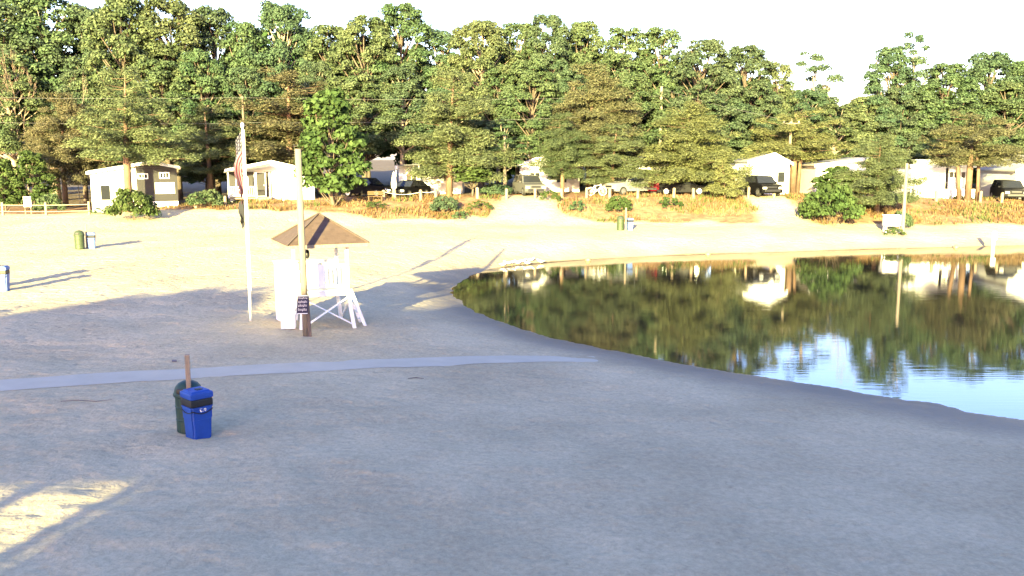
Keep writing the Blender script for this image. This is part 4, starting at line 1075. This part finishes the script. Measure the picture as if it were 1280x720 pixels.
def wire(pxa, pya, Ya, pxb, pyb, Yb, sag, label):
    rope(at_y(pxa, pya, Ya), at_y(pxb, pyb, Yb), sag, label, .008, M_WIRE, 'overhead_wire', 24, 'wire', G_W)
wire(-90, 120, 80.5, 303, 122, 80.5, .15, 'upper overhead wire running left from the pole behind the flagpole')
wire(-90, 151, 80.5, 303, 154, 80.5, .15, 'lower overhead wire running left from the pole behind the flagpole')
wire(303, 122, 80.5, 827, 120, 86.4, .25, 'upper overhead wire from the flagpole side to the tall white pole in the wood')
wire(303, 153, 80.5, 740, 146, 80.5, .2, 'lower overhead wire passing the tallest olive pine')
wire(827, 111, 86.4, 989, 151, 79.4, .2, 'overhead wire falling from the tall white pole in the wood to the crossarm pole')

# ------------------------------------------------------------------ right bank: bare pole, white chest, white post, buoys
p = hit(1128, 294); z = gz(p[0], p[1]); tz = at_y(1128, 204, p[1])[2]
po = MB().tube([(0, 0, -.3), (0, 0, tz - z)], [.13, .10], 12).build('bare_pole', M_POLEW, None, (p[0], p[1], z))
tag(po, 'tall bare wooden pole rising beside the white chest on the right bank', 'pole')
ch = empty('chest', (p[0] - .30, p[1] + 1.0, gz(p[0] - .3, p[1] + 1.0)), R(-6), 'white chest raised on legs behind the bare pole on the right bank', 'chest')
MB().box((0, 0, .82), (1.3, .7, .72), bev=.02).build('chest_body', M_WHITE, ch)
MB().box((0, 0, 1.225), (1.4, .8, .08), bev=.02).build('lid', M_WHITE, ch)
for sx in (-.55, .55):
    for sy in (-.26, .26): MB().box((sx, sy, .18), (.09, .09, .56)).build('leg', M_WHITE, ch)
p = on_z(1241, 311, WATER_Z); z = gz(p[0], p[1])
wp = empty('marker_post', (p[0], p[1], z), 0, 'white marker post with a wide board at the far waterline on the right', 'post')
MB().box((0, 0, .62), (.16, .16, 1.5), bev=.01).build('post', M_WHITE, wp)
MB().box((0, -.1, 1.12), (.34, .04, .55), bev=.01).build('board', M_WHITE, wp)
for px, py, lab in ((735, 326, 'orange buoy at the far waterline left of the far pair of bins'), (885, 319, 'orange buoy at the far waterline right of the far pair of bins'), (1195, 310, 'orange buoy at the far waterline left of the white marker post')):
    q = on_z(px, py, WATER_Z)
    o = MB().lathe([(.03, -.1), (.12, -.06), (.16, .05), (.12, .15), (.04, .2), (.03, .24)], 12).build('buoy', M_ORANGE, None, q, smooth=True)
    tag(o, lab, 'buoy', 'buoys along the far waterline')
pts = []
for px, py in ((640, 331), (690, 326.5), (740, 323), (800, 320), (860, 317.4), (930, 315.4), (1000, 313.4), (1090, 310.4), (1180, 308.4), (1280, 306)):
    q = on_z(px, py, WATER_Z + .04); pts.append((q[0], q[1], gz(q[0], q[1]) + .03))
o = MB().tube(pts, .03, 5).build('rope', M_DARKWOOD); tag(o, 'long dark swimming rope lying along the far waterline', 'rope')

# gulls
def gull(px, py, rz, lab, first=[None]):
    x, y, _ = hit(px, py); z = max(gz(x, y), WATER_Z - .03)
    if first[0] is None:
        g = empty('gull', (0, 0, 0))
        b = MB(); b.tube([(-.24, 0, .20), (-.14, 0, .19), (0, 0, .19), (.12, 0, .22), (.19, 0, .29), (.24, 0, .31), (.28, 0, .30)], [.01, .06, .085, .075, .045, .045, .012], 10)
        b.build('body', M_GULLW, g, smooth=True)
        for s in (-1, 1):
            w_ = MB(); w_.tube([(.10, s * .07, .23), (0, s * .085, .23), (-.14, s * .06, .22), (-.30, s * .02, .22)], [.03, .05, .035, .008], 8); w_.build('wing', M_GULLG, g, smooth=True)
            MB().tube([(0, s * .03, .12), (0.01, s * .03, 0)], .008, 5).build('leg', M_BEAK, g)
        MB().tube([(.27, 0, .305), (.33, 0, .295)], [.014, .004], 6).build('beak', M_BEAK, g)
        first[0] = g
    else: g = copy_tree(first[0])
    g.location = (x, y, z); g.rotation_euler = (0, 0, rz); g.scale = (.9,) * 3
    tag(g, lab, 'gull', 'gulls resting at the end of the lake'); return g
for px, py, rz, lab in ((629, 333.5, .3, 'gull farthest left in the flock at the end of the lake'), (634, 332.5, 2.9, 'second gull from the left in the flock'), (640, 331.5, .5, 'gull third from the left in the flock at the waterline'),
                        (647, 331, 3.3, 'gull facing left just before the middle of the flock'), (653, 330, .2, 'gull in the middle of the flock'), (659, 331.5, 2.6, 'gull standing lowest, right of the flock middle'),
                        (663, 328.5, .1, 'gull standing highest on the sand behind the flock'), (676, 329.5, 3.0, 'lone gull farthest right of the flock')):
    gull(px, py, rz, lab)

# ------------------------------------------------------------------ bins
def place_text_mark(parent, rot_loc): pass
def recycling_bin(loc, rz, label, paint, s=1.0, mark=False):
    r_ = empty('recycling_bin', loc, rz, label, 'recycling bin', 'blue recycling bins on the sand'); r_.scale = (s,) * 3
    b = MB()
    def ring(w, z): return [(-w, -w, z), (w, -w, z), (w, w, z), (-w, w, z)]
    lv = [ring(.180, 0.0), ring(.186, .03), ring(.200, .40), ring(.208, .405), ring(.214, .62), ring(.226, .63), ring(.228, .66)]
    bm = bmesh.new(); rows = [[bm.verts.new(c) for c in q] for q in lv]
    for a, c in zip(rows, rows[1:]):
        for k in range(4): bm.faces.new((a[k], a[(k + 1) % 4], c[(k + 1) % 4], c[k]))
    bm.faces.new(rows[0][::-1]); bm.faces.new(rows[-1])
    ed = [e for e in bm.edges if abs(e.verts[0].co.z - e.verts[1].co.z) > 0.001]
    bmesh.ops.bevel(bm, geom=ed, offset=.035, segments=3, affect='EDGES'); bm.verts.index_update()
    b.add([v.co[:] for v in bm.verts], [[v.index for v in f.verts] for f in bm.faces]); bm.free()
    b.build('bin_body', paint, r_)
    # black strap band under the hood
    MB().box((0, 0, .735), (.448, .448, .148), bev=.03).build('band', M_BLACK, r_)
    hd = MB(); hd.box((0, 0, .875), (.47, .47, .13), bev=.035); hd.box((0, 0, .945), (.40, .40, .05), bev=.02, taper=.9); hd.build('hood', paint, r_)
    MB().box((0.02, -.05, .974), (.12, .12, .02), bev=.005).build('slot', M_BLACK, r_)
    st = MB(); k = 14
    pts = [(-.215, -.215 + .0, .60)] + [(-.215 + .43 * i / k, -.219, .60 - .075 * math.sin(PI * i / k)) for i in range(1, k)] + [(.215, -.215, .60)]
    st.tube(pts, .011, 5); pts2 = [(-.219, .2 - .41 * i / k, .585 - .05 * math.sin(PI * i / k)) for i in range(k + 1)]; st.tube(pts2, .011, 5)
    st.build('strap', M_BLACK, r_)
    if mark:
        mk_ = MB()
        c = Vector((0.005, -.2205, .595))
        def arc(cx, cz, rad, a0, a1): 
            mk_.tube([(c.x + cx + rad * math.cos(a), c.y, c.z + cz + rad * math.sin(a)) for a in [a0 + (a1 - a0) * i / 6 for i in range(7)]], .006, 4)
        arc(-.035, .012, .022, .5, 4.6); arc(-.033, -.018, .015, 2.0, 6.5)
        mk_.box((c.x + .004, c.y, c.z - .022), (.012, .006, .012))
        arc(.045, .008, .02, -1.2, 4.4); mk_.tube([(c.x + .064, c.y, c.z + .012), (c.x + .052, c.y, c.z - .032)], .006, 4)
        mk_.build('white_mark', M_WHITE, r_)
    return r_

def trash_drum(loc, rz, label, paint, s=1.0):
    r_ = empty('trash_drum', loc, rz, label, 'trash can', 'green trash drums with domed lids'); r_.scale = (s,) * 3
    MB().lathe([(.26, 0), (.27, .02), (.27, .26), (.28, .28), (.27, .30), (.275, .54), (.285, .56), (.275, .58), (.275, .78), (.29, .80)], 28).build('drum', paint, r_, smooth=False)
    ld = MB(); ld.lathe([(.30, .78), (.31, .80), (.31, .84), (.29, .86), (.285, .90), (.26, .98), (.20, 1.05), (.11, 1.095), (.02, 1.11)], 28); ld.build('lid', paint, r_, smooth=True)
    MB().box((0, -.265, .925), (.26, .06, .12), bev=.03).build('flap', M_BLACK, r_)
    return r_
def post(loc, h, label, mt=M_WOOD, w=.085, lean=(0, 0)):
    o = MB().box((0, 0, h / 2 - .15), (w, w, h + .3), bev=.008).build('wooden_post', mt, None, loc, .3)
    o.rotation_euler = (lean[0], lean[1], .3); tag(o, label, 'post', 'posts that hold the bins'); return o

def G(px, py, dy=0.0):
    x, y, _ = hit(px, py); y += dy; x *= y / (y - dy); return (x, y, gz(x, y))
recycling_bin(G(248.5, 547), R(46), 'nearest blue recycling bin with a black band, standing before a green drum', M_BLUE, .965, True)
trash_drum(G(238, 540, .12), R(-5), 'nearest dark green trash drum, half hidden behind the blue bin', M_GREEN, .89)
post(G(239, 542, .0), 1.52, 'bare wooden post between the nearest blue bin and green drum')
recycling_bin(G(4, 364), R(12), 'faded blue recycling bin cut by the left edge of the frame', M_BLUEF, 1.0)
trash_drum(G(-8, 361, .3), 0, 'green drum behind the faded blue bin at the left edge', M_OLIVE, 1.0)
post(G(-4, 362, .15), 1.5, 'wooden post behind the faded blue bin at the left edge')
trash_drum(G(100, 311), 0, 'olive green drum with a domed lid on the sunny sand at far left', M_OLIVE, .93)
recycling_bin(G(115, 311), R(20), 'pale blue recycling bin right of the olive green drum on the sunny sand', M_BLUEF, .95)
post(G(109, 310.5, .1), 1.38, 'wooden post between the olive drum and pale blue bin on the sunny sand', M_WOOD)
trash_drum(G(775.5, 288), 0, 'far green drum at the foot of the bank across the lake', M_OLIVE, .95)
recycling_bin(G(787.5, 288), R(10), 'far blue recycling bin at the foot of the bank across the lake', M_BLUEF, .9)
post(G(782, 288, .1), 1.6, 'pale post between the far green drum and far blue bin across the lake', M_PALEW, .1)

# ------------------------------------------------------------------ flagpole and flags
fp = G(313.5, 402); ft = at_y(309.5, 160, fp[1])
Hf = ft[2] - fp[2]
fl = empty('flagpole', fp, 0, 'tall white metal flagpole standing left of the lifeguard stand', 'flagpole')
MB().tube([(0, 0, -.2), (0, 0, Hf)], [.046, .032], 14).build('pole', M_POLEM, fl, smooth=True)
MB().lathe([(.02, 0), (.05, .03), (.065, .08), (.05, .14), (.02, .17)], 12, (0, 0, Hf)).build('finial', M_POLEM, fl, smooth=True)
MB().tube([(.075, -.03, 1.0), (.07, -.03, Hf - .05)], .006, 5).build('halyard', M_ROPE, fl)
MB().box((.06, -.04, 1.15), (.03, .05, .16), bev=.008).build('cleat', M_STEEL, fl)
def limp_flag(name, top_z, hoist, fly, n_v, matfun, mats, label, drop, fold=.10, phase=0.0, width=.16):
    """cloth held by its hoist edge, hanging down beside the pole"""
    nu, nv = 40, n_v
    b = MB()
    for i in range(nu + 1):
        u = i / nu
        for j in range(nv + 1):
            v = j / nv
            z = top_z - v * hoist * (1 - .45 * u) - drop * (u ** .85)
            spread = width * math.sin(min(1, u * 7) * PI / 2) * (1 - .25 * u)
            x = -.05 - spread * (.55 + .45 * abs(math.sin(u * 3.4 + phase))) * (1 - .85 * v ** 2.2) + fold * .35 * math.sin(v * 5 + u * 6 + phase)* min(1, u * 3)
            y = -.02 + fold * math.sin(v * 8 + u * 2 + phase) * min(1, u * 3) + .02 * math.sin(u * 4)
            b.v.append((x, y, z))
    for i in range(nu):
        for j in range(nv):
            a = i * (nv + 1) + j
            b.f.append((a, a + 1, a + nv + 2, a + nv + 1)); b.m.append(matfun((i + .5) / nu, (j + .5) / nv))
    o = b.build(name, mats, None, fp, 0, smooth=True)
    sol = o.modifiers.new('thickness', 'SOLIDIFY'); sol.thickness = .004
    tag(o, label, 'flag'); return o
def us(u, v):
    if u < .27 and v < 7 / 13:
        iu, iv = int(u / .27 * 11), int(v / (7 / 13) * 9)
        return 1 if (iu + iv) % 2 == 0 and (u * 40) % 1 > .3 and iv % 2 == 0 and iu % 2 == 0 else 2
    return 0 if int(v * 13) % 2 == 0 else 1
limp_flag('flag', Hf - .10, 1.0, 1.6, 39, us, [M_FLR, M_FLW, M_FLB], 'limp red white and blue striped flag hanging at the top of the flagpole', 1.75, width=.27)
def pow_(u, v): return 1 if (.35 < u < .5 and .25 < v < .75) else 0
limp_flag('flag', Hf - 2.25, .6, .95, 16, pow_, [M_FLK, M_FLW], 'smaller dark flag hanging limp below the striped flag', .62, phase=.9, width=.2, fold=.06)

# ------------------------------------------------------------------ wooden pole in front of the lifeguard stand, sign
up = G(383, 420); upt = at_y(380, 186, up[1])
o = MB().tube([(0, 0, -.3), (-.04, 0, (upt[2] - up[2]) * .5), (-.065, 0, upt[2] - up[2])], [.105, .10, .095], 14).build('wooden_pole', M_POLEW, None, up, 0, smooth=True)
tag(o, 'thick tan wooden pole standing in front of the lifeguard stand', 'pole')
mkr = MB(); mkr.box((-.125, -.03, at_y(376, 331, up[1])[2] - up[2]), (.05, .05, .34)); mkr.box((-.125, -.03, at_y(376, 347, up[1])[2] - up[2]), (.04, .04, .32)); 
o2 = mkr.build('marker_strip', M_RED, None, up); o2['label'] = 'dark red strips fixed to the left side of the pole'; o2.parent = o; o2.location = (0, 0, 0)
sg = G(388, 421)
sn = empty('beach_sign', sg, R(8), 'navy sign with white lettering on a dark post before the lifeguard stand', 'sign')
ps = MB(); ps.bar((0.0, 0, -.3), (-.06, 0, 1.28), .10, .09, bev=.01); ps.build('post', M_DARKWOOD, sn)
bd = MB().box((-.19, -.07, 1.0), (.33, .03, .58), rot=(0, R(4), 0), bev=.004).build('board', M_NAVY, sn)
tx = MB()
for row_, (zc, hh, nn) in enumerate(((1.20, .045, 6), (1.085, .075, 7), (.97, .075, 6), (.845, .08, 5))):
    for k in range(nn):
        wl = .27 / nn
        xk = -.19 - .135 + wl * (k + .5) + (zc - 1.0) * .07
        # letter like strokes
        tx.box((xk - wl * .28, -.0885, zc), (wl * .14, .004, hh * .8)); tx.box((xk + wl * .2, -.0885, zc), (wl * .14, .004, hh * .8))
        if (k + row_) % 3 != 1: tx.box((xk - wl * .04, -.0882, zc + hh * (.4, 0, -.4)[(k + row_) % 3]), (wl * .32, .0035, hh * .2))
tx.build('lettering', M_WHITE, bd)
bdr = MB()
for sz in (-.27, .27): bdr.box((-.19 + sz * .07, -.0884, 1.0 + sz), (.31, .004, .022))
bdr.build('border', M_WHITE, bd)

# ------------------------------------------------------------------ lifeguard stand
sc_ = on_z(402, 402)                      # below the apex
YS = up[1] + 2.0; XS = at_y(399, 300, YS)[0]; zs = gz(XS, YS)
TH = R(25)
ls = empty('lifeguard_stand', (XS, YS, zs), TH, 'white wooden lifeguard stand with a brown shingle pyramid roof and ladder', 'lifeguard stand')
HR, EZ, AZ = 1.225 * YS / 27.15, at_y(402, 306, YS - 1.3)[2] - zs, at_y(402, 267.5, YS)[2] - zs
# roof with uv so the shingle courses run level on each face
rme = MB(); cor = [(-HR, -HR), (HR, -HR), (HR, HR), (-HR, HR)]
th = .07
for k in range(4):
    a, b2 = cor[k], cor[(k + 1) % 4]
    rme.add([(a[0], a[1], EZ), (b2[0], b2[1], EZ), (0, 0, AZ)], [(0, 1, 2)])
rme.add([(c[0], c[1], EZ - .0) for c in cor], [(3, 2, 1, 0)])
me = bpy.data.meshes.new('roof'); me.from_pydata(rme.v, [], rme.f); me.materials.append(M_SHINGLE)
uv = me.uv_layers.new(name='UVMap')
sl = math.hypot(HR, AZ - EZ)
for pl in me.polygons:
    for li in pl.loop_indices:
        if len(pl.vertices) == 3:
            k = li - pl.loop_start; uv.data[li].uv = ((0, 0), (2 * HR, 0), (HR, sl))[k]
ro = bpy.data.objects.new('roof', me); COL.objects.link(ro); ro.parent = ls
fa = MB()
for k in range(4):
    a, b2 = cor[k], cor[(k + 1) % 4]
    fa.bar((a[0] * .985, a[1] * .985, EZ - .055), (b2[0] * .985, b2[1] * .985, EZ - .055), .04, .10)
fa.build('fascia', M_WOOD, ro)
for k in range(4):
    MB().bar((cor[k][0] * 1.0, cor[k][1] * 1.0, EZ + .012), (0, 0, AZ + .03), .07, .03).build('ridge_cap', M_SHINGLE, ro)
PH = .71; PZ = at_y(402, 365, YS - 1.0)[2] - zs
for sx in (-1, 1):
    for sy in (-1, 1):
        MB().bar((sx * PH, sy * PH, PZ + .005), (sx * PH, sy * PH, EZ - .004), .10, bev=.008).build('roof_post', M_WHITE, ls)
        MB().bar((sx * (PH + .18), sy * (PH + .18), -.35), (sx * PH, sy * PH, PZ - .105), .11, bev=.008).build('leg', M_WHITE, ls)
dk = MB()
for k in range(12): dk.box((-PH - .06 + (2 * PH + .12) * (k + .5) / 12, 0, PZ - .02), ((2 * PH + .12) / 12 - .008, 2 * PH + .16, .04))
dk.build('platform', M_WHITE, ls)
fr3 = MB()
for s in (-1, 1):
    fr3.box((0, s * PH, PZ - .115), (2 * PH + .1, .06, .145)); fr3.box((s * PH, 0, PZ - .117), (.06, 2 * PH - .07, .14))
fr3.build('platform_frame', M_WHITE, ls)
# rails: front rail with slats, sides, back panel
def railing(a, b2, z0_, z1_, nsl, name_='railing', slw=.07):
    m_ = MB(); a, b2 = Vector((*a, 0)), Vector((*b2, 0))
    m_.bar(a + Vector((0, 0, z1_)), b2 + Vector((0, 0, z1_)), .06, .09); m_.bar(a + Vector((0, 0, z0_)), b2 + Vector((0, 0, z0_)), .05, .08)
    for k in range(nsl):
        q = a.lerp(b2, (k + .5) / nsl); m_.bar(q + Vector((0, 0, z0_ + .04)), q + Vector((0, 0, z1_ - .045)), slw, .025)
    m_.build(name_, M_WHITE, ls)
railing((-PH + .07, -PH), (-.02, -PH), PZ + .12, PZ + .78, 7, slw=.10)
railing((-.02, -PH), (PH - .07, -PH), PZ + .12, PZ + .78, 5, slw=.055)
railing((-PH, -PH + .07), (-PH, PH - .07), PZ + .12, PZ + .78, 8)
railing((-PH + .07, PH), (PH - .07, PH), PZ + .12, PZ + .78, 9)
# seat inside
for k in range(4): MB().box((.05, -.12 + .12 * k, PZ + .42), (.9, .10, .035)).build('seat', M_WHITE, ls)
for k in range(5): MB().box((-.34 + .19 * k, .36, PZ + .60), (.15, .03, .34)).build('backrest', M_WHITE, ls)
sb = MB()
for sx in (-.34, .44):
    for sy in (-.12, .28): sb.box((sx, sy, PZ + .21), (.07, .07, .40))
sb.build('seat_frame', M_WHITE, ls)
# braces on the front and right sides
MB().bar((-PH - .02, -PH - .075, PZ - .22), (PH + .10, -PH - .17, .05), .10, .035).build('brace', M_WHITE, ls)
MB().bar((-PH - .12, -PH - .215, .05), (PH - .05, -PH - .12, PZ - .26), .10, .035).build('brace', M_WHITE, ls)
MB().bar((PH + .07, -PH, PZ - .22), (PH + .2, PH + .1, .08), .035, .10).build('brace', M_WHITE, ls)
MB().bar((-PH - .07, -PH, PZ - .22), (-PH - .2, PH + .1, .08), .035, .10).build('brace', M_WHITE, ls)
# ladder at the right side near the front
la = MB(); 
for sy in (-.66, -.18): la.bar((PH + .10, sy, PZ - .02), (PH + .62, sy, -.25), .05, .10)
la.build('ladder', M_WHITE, ls)
for k in range(4):
    t = (k + .7) / 5.0; la2 = MB(); la2.box((PH + .10 + .52 * t, -.42, PZ - .02 - (PZ + .23) * t), (.13, .43, .035)); la2.build('ladder_step', M_WHITE, ls)
# white gear in the cabin: hanging dark bag
MB().lathe([(.02, .0), (.07, .04), (.085, .14), (.06, .26), (.02, .30)], 10, (-.28, PH - .12, EZ - .62)).build('hanging_bag', M_BLACK, ls, smooth=True)

# tall white locker left of the stand
lk_p = G(359, 401, .35)
lk = empty('locker', (lk_p[0], lk_p[1], lk_p[2]), TH, 'tall white locker standing at the left side of the lifeguard stand', 'locker')
MB().box((0, 0, .95), (.62, .55, 1.94), bev=.012).build('cabinet', M_WHITE, lk)
MB().box((0, -.02, 1.955), (.70, .64, .06), bev=.01).build('top', M_WHITE, lk)
for sx in (-.155, .155):
    d_ = MB().box((sx, -.287, .95), (.29, .02, 1.8), bev=.004).build('door', M_WHITE, lk)
    MB().box((sx * .3, -.306, 1.0), (.02, .02, .12)).build('handle', M_STEEL, d_)
# white chest with lid
cb_p = G(361, 411, .1)
cb = empty('storage_box', cb_p, R(10), 'low white storage box with a lid at the foot of the tall locker', 'box')
MB().box((0, 0, .2), (.44, .42, .44), bev=.012).build('box_body', M_WHITE, cb)
MB().box((0, 0, .45), (.48, .46, .06), bev=.015).build('lid', M_WHITE, cb)

# small litter on the sand
q = G(218, 453); o = MB().box((0, 0, .03), (.12, .08, .04), bev=.012, rot=(.2, .1, .4)).build('paper_scrap', M_FLW, None, q); tag(o, 'crumpled white paper scrap on the sand beyond the nearest bins', 'litter')
q = G(108, 503); o = MB().tube([(-.55, 0, .02), (-.2, .06, .03), (.2, .0, .02), (.5, .1, .03)], [.006, .009, .008, .004], 6).build('twig', M_DARKWOOD, None, q); tag(o, 'thin dark twig lying on the shaded sand left of the nearest bins', 'twig')
q = G(520, 474); o = MB().tube([(-.2, 0, .02), (0, .03, .03), (.2, -.02, .02)], [.008, .012, .006], 6).build('twig', M_DARKWOOD, None, q); tag(o, 'short dark twig on the shaded sand below the pale path', 'twig')

# ------------------------------------------------------------------ behind the camera: unseen block added to shade the beach, and shade trees
sa, ca_, te = math.sin(SUN_AZ), math.cos(SUN_AZ), math.tan(SUN_EL)
def back_trace(px, py, Yp):
    """where a ground shadow at this spot is cast from, on the plane y = Yp"""
    x, y, _ = on_z(px, py); d = (y - Yp) / ca_
    return x - d * sa, d * te
YP = -14.0
xr, hr_ = back_trace(118, 634, YP)        # right end of the sun patch
pv_ = empty('shade_block', (xr, YP, 0), 0, 'unseen grey block added behind the camera to shade the beach, open at its left end', 'shade_block')
Wp = 62.0
MB().box((Wp / 2, -4, 3.2), (Wp, 8, 6.4)).build('wall', M_BRICK, pv_)
MB().add([(-.3, .5, 6.41), (Wp + .3, .5, 6.41), (Wp + .3, -8.5, 6.41), (-.3, -8.5, 6.41), (1.5, -4, 9.2), (Wp - 2, -4, 9.2)], [(0, 1, 5, 4), (1, 2, 5), (2, 3, 4, 5), (3, 0, 4), (3, 2, 1, 0)]).build('roof', M_ROOFD, pv_)
x2, _ = back_trace(72, 650, YP); x1, _ = back_trace(20, 612, YP)
for xx in (x1, x2):
    MB().box((xx - xr, 0, 3.0), (.30, .30, 6.0)).build('porch_post', M_WOOD, pv_)  # added posts that cast the dark streaks in the sun patch
hp = back_trace(20, 594, YP)[1]
MB().box((-5.0, -.3, hp + .55), (9.99, 1.4, 1.1)).build('porch_roof', M_ROOFD, pv_)  # added slab whose shadow ends the sun patch
def shade_tree(x, Y, top, base, wid, key, leaf, lab):
    place_tree('shade_tree', key, leaf, x, Y, top, wid, lab, 'tree', 'shade trees behind the camera', z0=0)
sq = lambda t: math.sqrt(max(.1, 1 - (2 * t - 1) ** 4))
make_proto('shade0', *oak_data(160, H=11.5, base=8.1, Rad=3.6, nc=46, cr=(1.0, 1.5), per=64, leaf=0.42, prof=sq, trunk_r=.28), bark=BARK)
make_proto('shade1', *oak_data(161, H=13.5, base=6.2, Rad=3.6, nc=70, cr=(1.1, 1.7), per=60, leaf=0.42, prof=sq, trunk_r=.28), bark=BARK)
for i, (x, top, wid, key) in enumerate(((-45, 9.0, 9, 0), (-39, 9.1, 9, 0), (-33, 9.2, 8, 0), (-27.4, 9.3, 7, 0), (-21.8, 10.5, 6, 0), (-17.6, 9.25, 6, 0), (-15.2, 9.9, 4.3, 0), (-9.3, 12.4, 7.2, 1), (-5.5, 12.6, 8, 1))):
    shade_tree(x, -15.5, top, 0, wid, 'shade%d' % key, 'oakd', 'dense shade tree behind the camera, number %d from the left beside the shade block' % (i + 1))
for i, x in enumerate((-6, 0, 5, 10, 15, 21, 27)):
    shade_tree(x, -24.5, 13.9 + (i * 37 % 5) * .15, 0, 9.5, 'shade1', 'oakd', 'dense shade tree rising behind the shade block roof, number %d along it' % (i + 1))

# ------------------------------------------------------------------ light, sky, camera
w = bpy.data.worlds.new('World'); SC.world = w; w.use_nodes = True
nt = w.node_tree; bg = nt.nodes['Background']
sky = nt.nodes.new('ShaderNodeTexSky'); sky.sky_type = 'NISHITA'; sky.sun_disc = False
sky.sun_elevation = SUN_EL; sky.sun_rotation = PI + SUN_AZ
sky.air_density = 1.0; sky.dust_density = 1.6; sky.ozone_density = 3.2; sky.altitude = 20
# thin bright morning haze low in the sky
tcw = N(nt, 'ShaderNodeTexCoord'); spw = N(nt, 'ShaderNodeSeparateXYZ'); nt.links.new(tcw.outputs['Generated'], spw.inputs[0])
hz = N(nt, 'ShaderNodeMapRange', interpolation_type='SMOOTHSTEP'); nt.links.new(spw.outputs[2], hz.inputs[0])
hz.inputs[1].default_value = 0.10; hz.inputs[2].default_value = 0.30; hz.inputs[3].default_value = 1.0; hz.inputs[4].default_value = 0.0
hc = N(nt, 'ShaderNodeMix', data_type='RGBA'); hc.inputs[6].default_value = (1.12, 0.97, 1.22, 1); hc.inputs[7].default_value = (2.2, 1.65, 1.5, 1)
nt.links.new(hz.outputs[0], hc.inputs[0])
hm = N(nt, 'ShaderNodeMix', data_type='RGBA', blend_type='MULTIPLY'); hm.inputs[0].default_value = 1.0
nt.links.new(sky.outputs[0], hm.inputs[6]); nt.links.new(hc.outputs[2], hm.inputs[7])
nt.links.new(hm.outputs[2], bg.inputs['Color']); bg.inputs['Strength'].default_value = 0.088
sd = bpy.data.lights.new('sun', 'SUN'); sd.energy = 5.0; sd.angle = R(0.5); sd.color = (1.0, 0.87, 0.36)
so = bpy.data.objects.new('sun', sd); COL.objects.link(so)
dirn = Vector((sa * math.cos(SUN_EL), ca_ * math.cos(SUN_EL), -math.sin(SUN_EL)))
so.rotation_euler = dirn.to_track_quat('-Z', 'Y').to_euler(); so.location = (-30, -60, 30)

cd = bpy.data.cameras.new('camera'); co = bpy.data.objects.new('camera', cd); COL.objects.link(co)
co.location = (0, 0, CAM_H); co.rotation_euler = (PI / 2 - PITCH, 0, 0)
cd.sensor_width = 36; cd.lens = 36 * F / 1280; cd.clip_start = 0.1; cd.clip_end = 3000
SC.camera = co
SC.render.resolution_x, SC.render.resolution_y = 1024, 576
vs = SC.view_settings
vs.view_transform = 'Standard'; vs.look = 'None'; vs.gamma = 1.0; vs.exposure = 3.0; vs.use_curve_mapping = False
cy = SC.cycles
cy.max_bounces = 6; cy.diffuse_bounces = 3; cy.glossy_bounces = 3; cy.transmission_bounces = 3
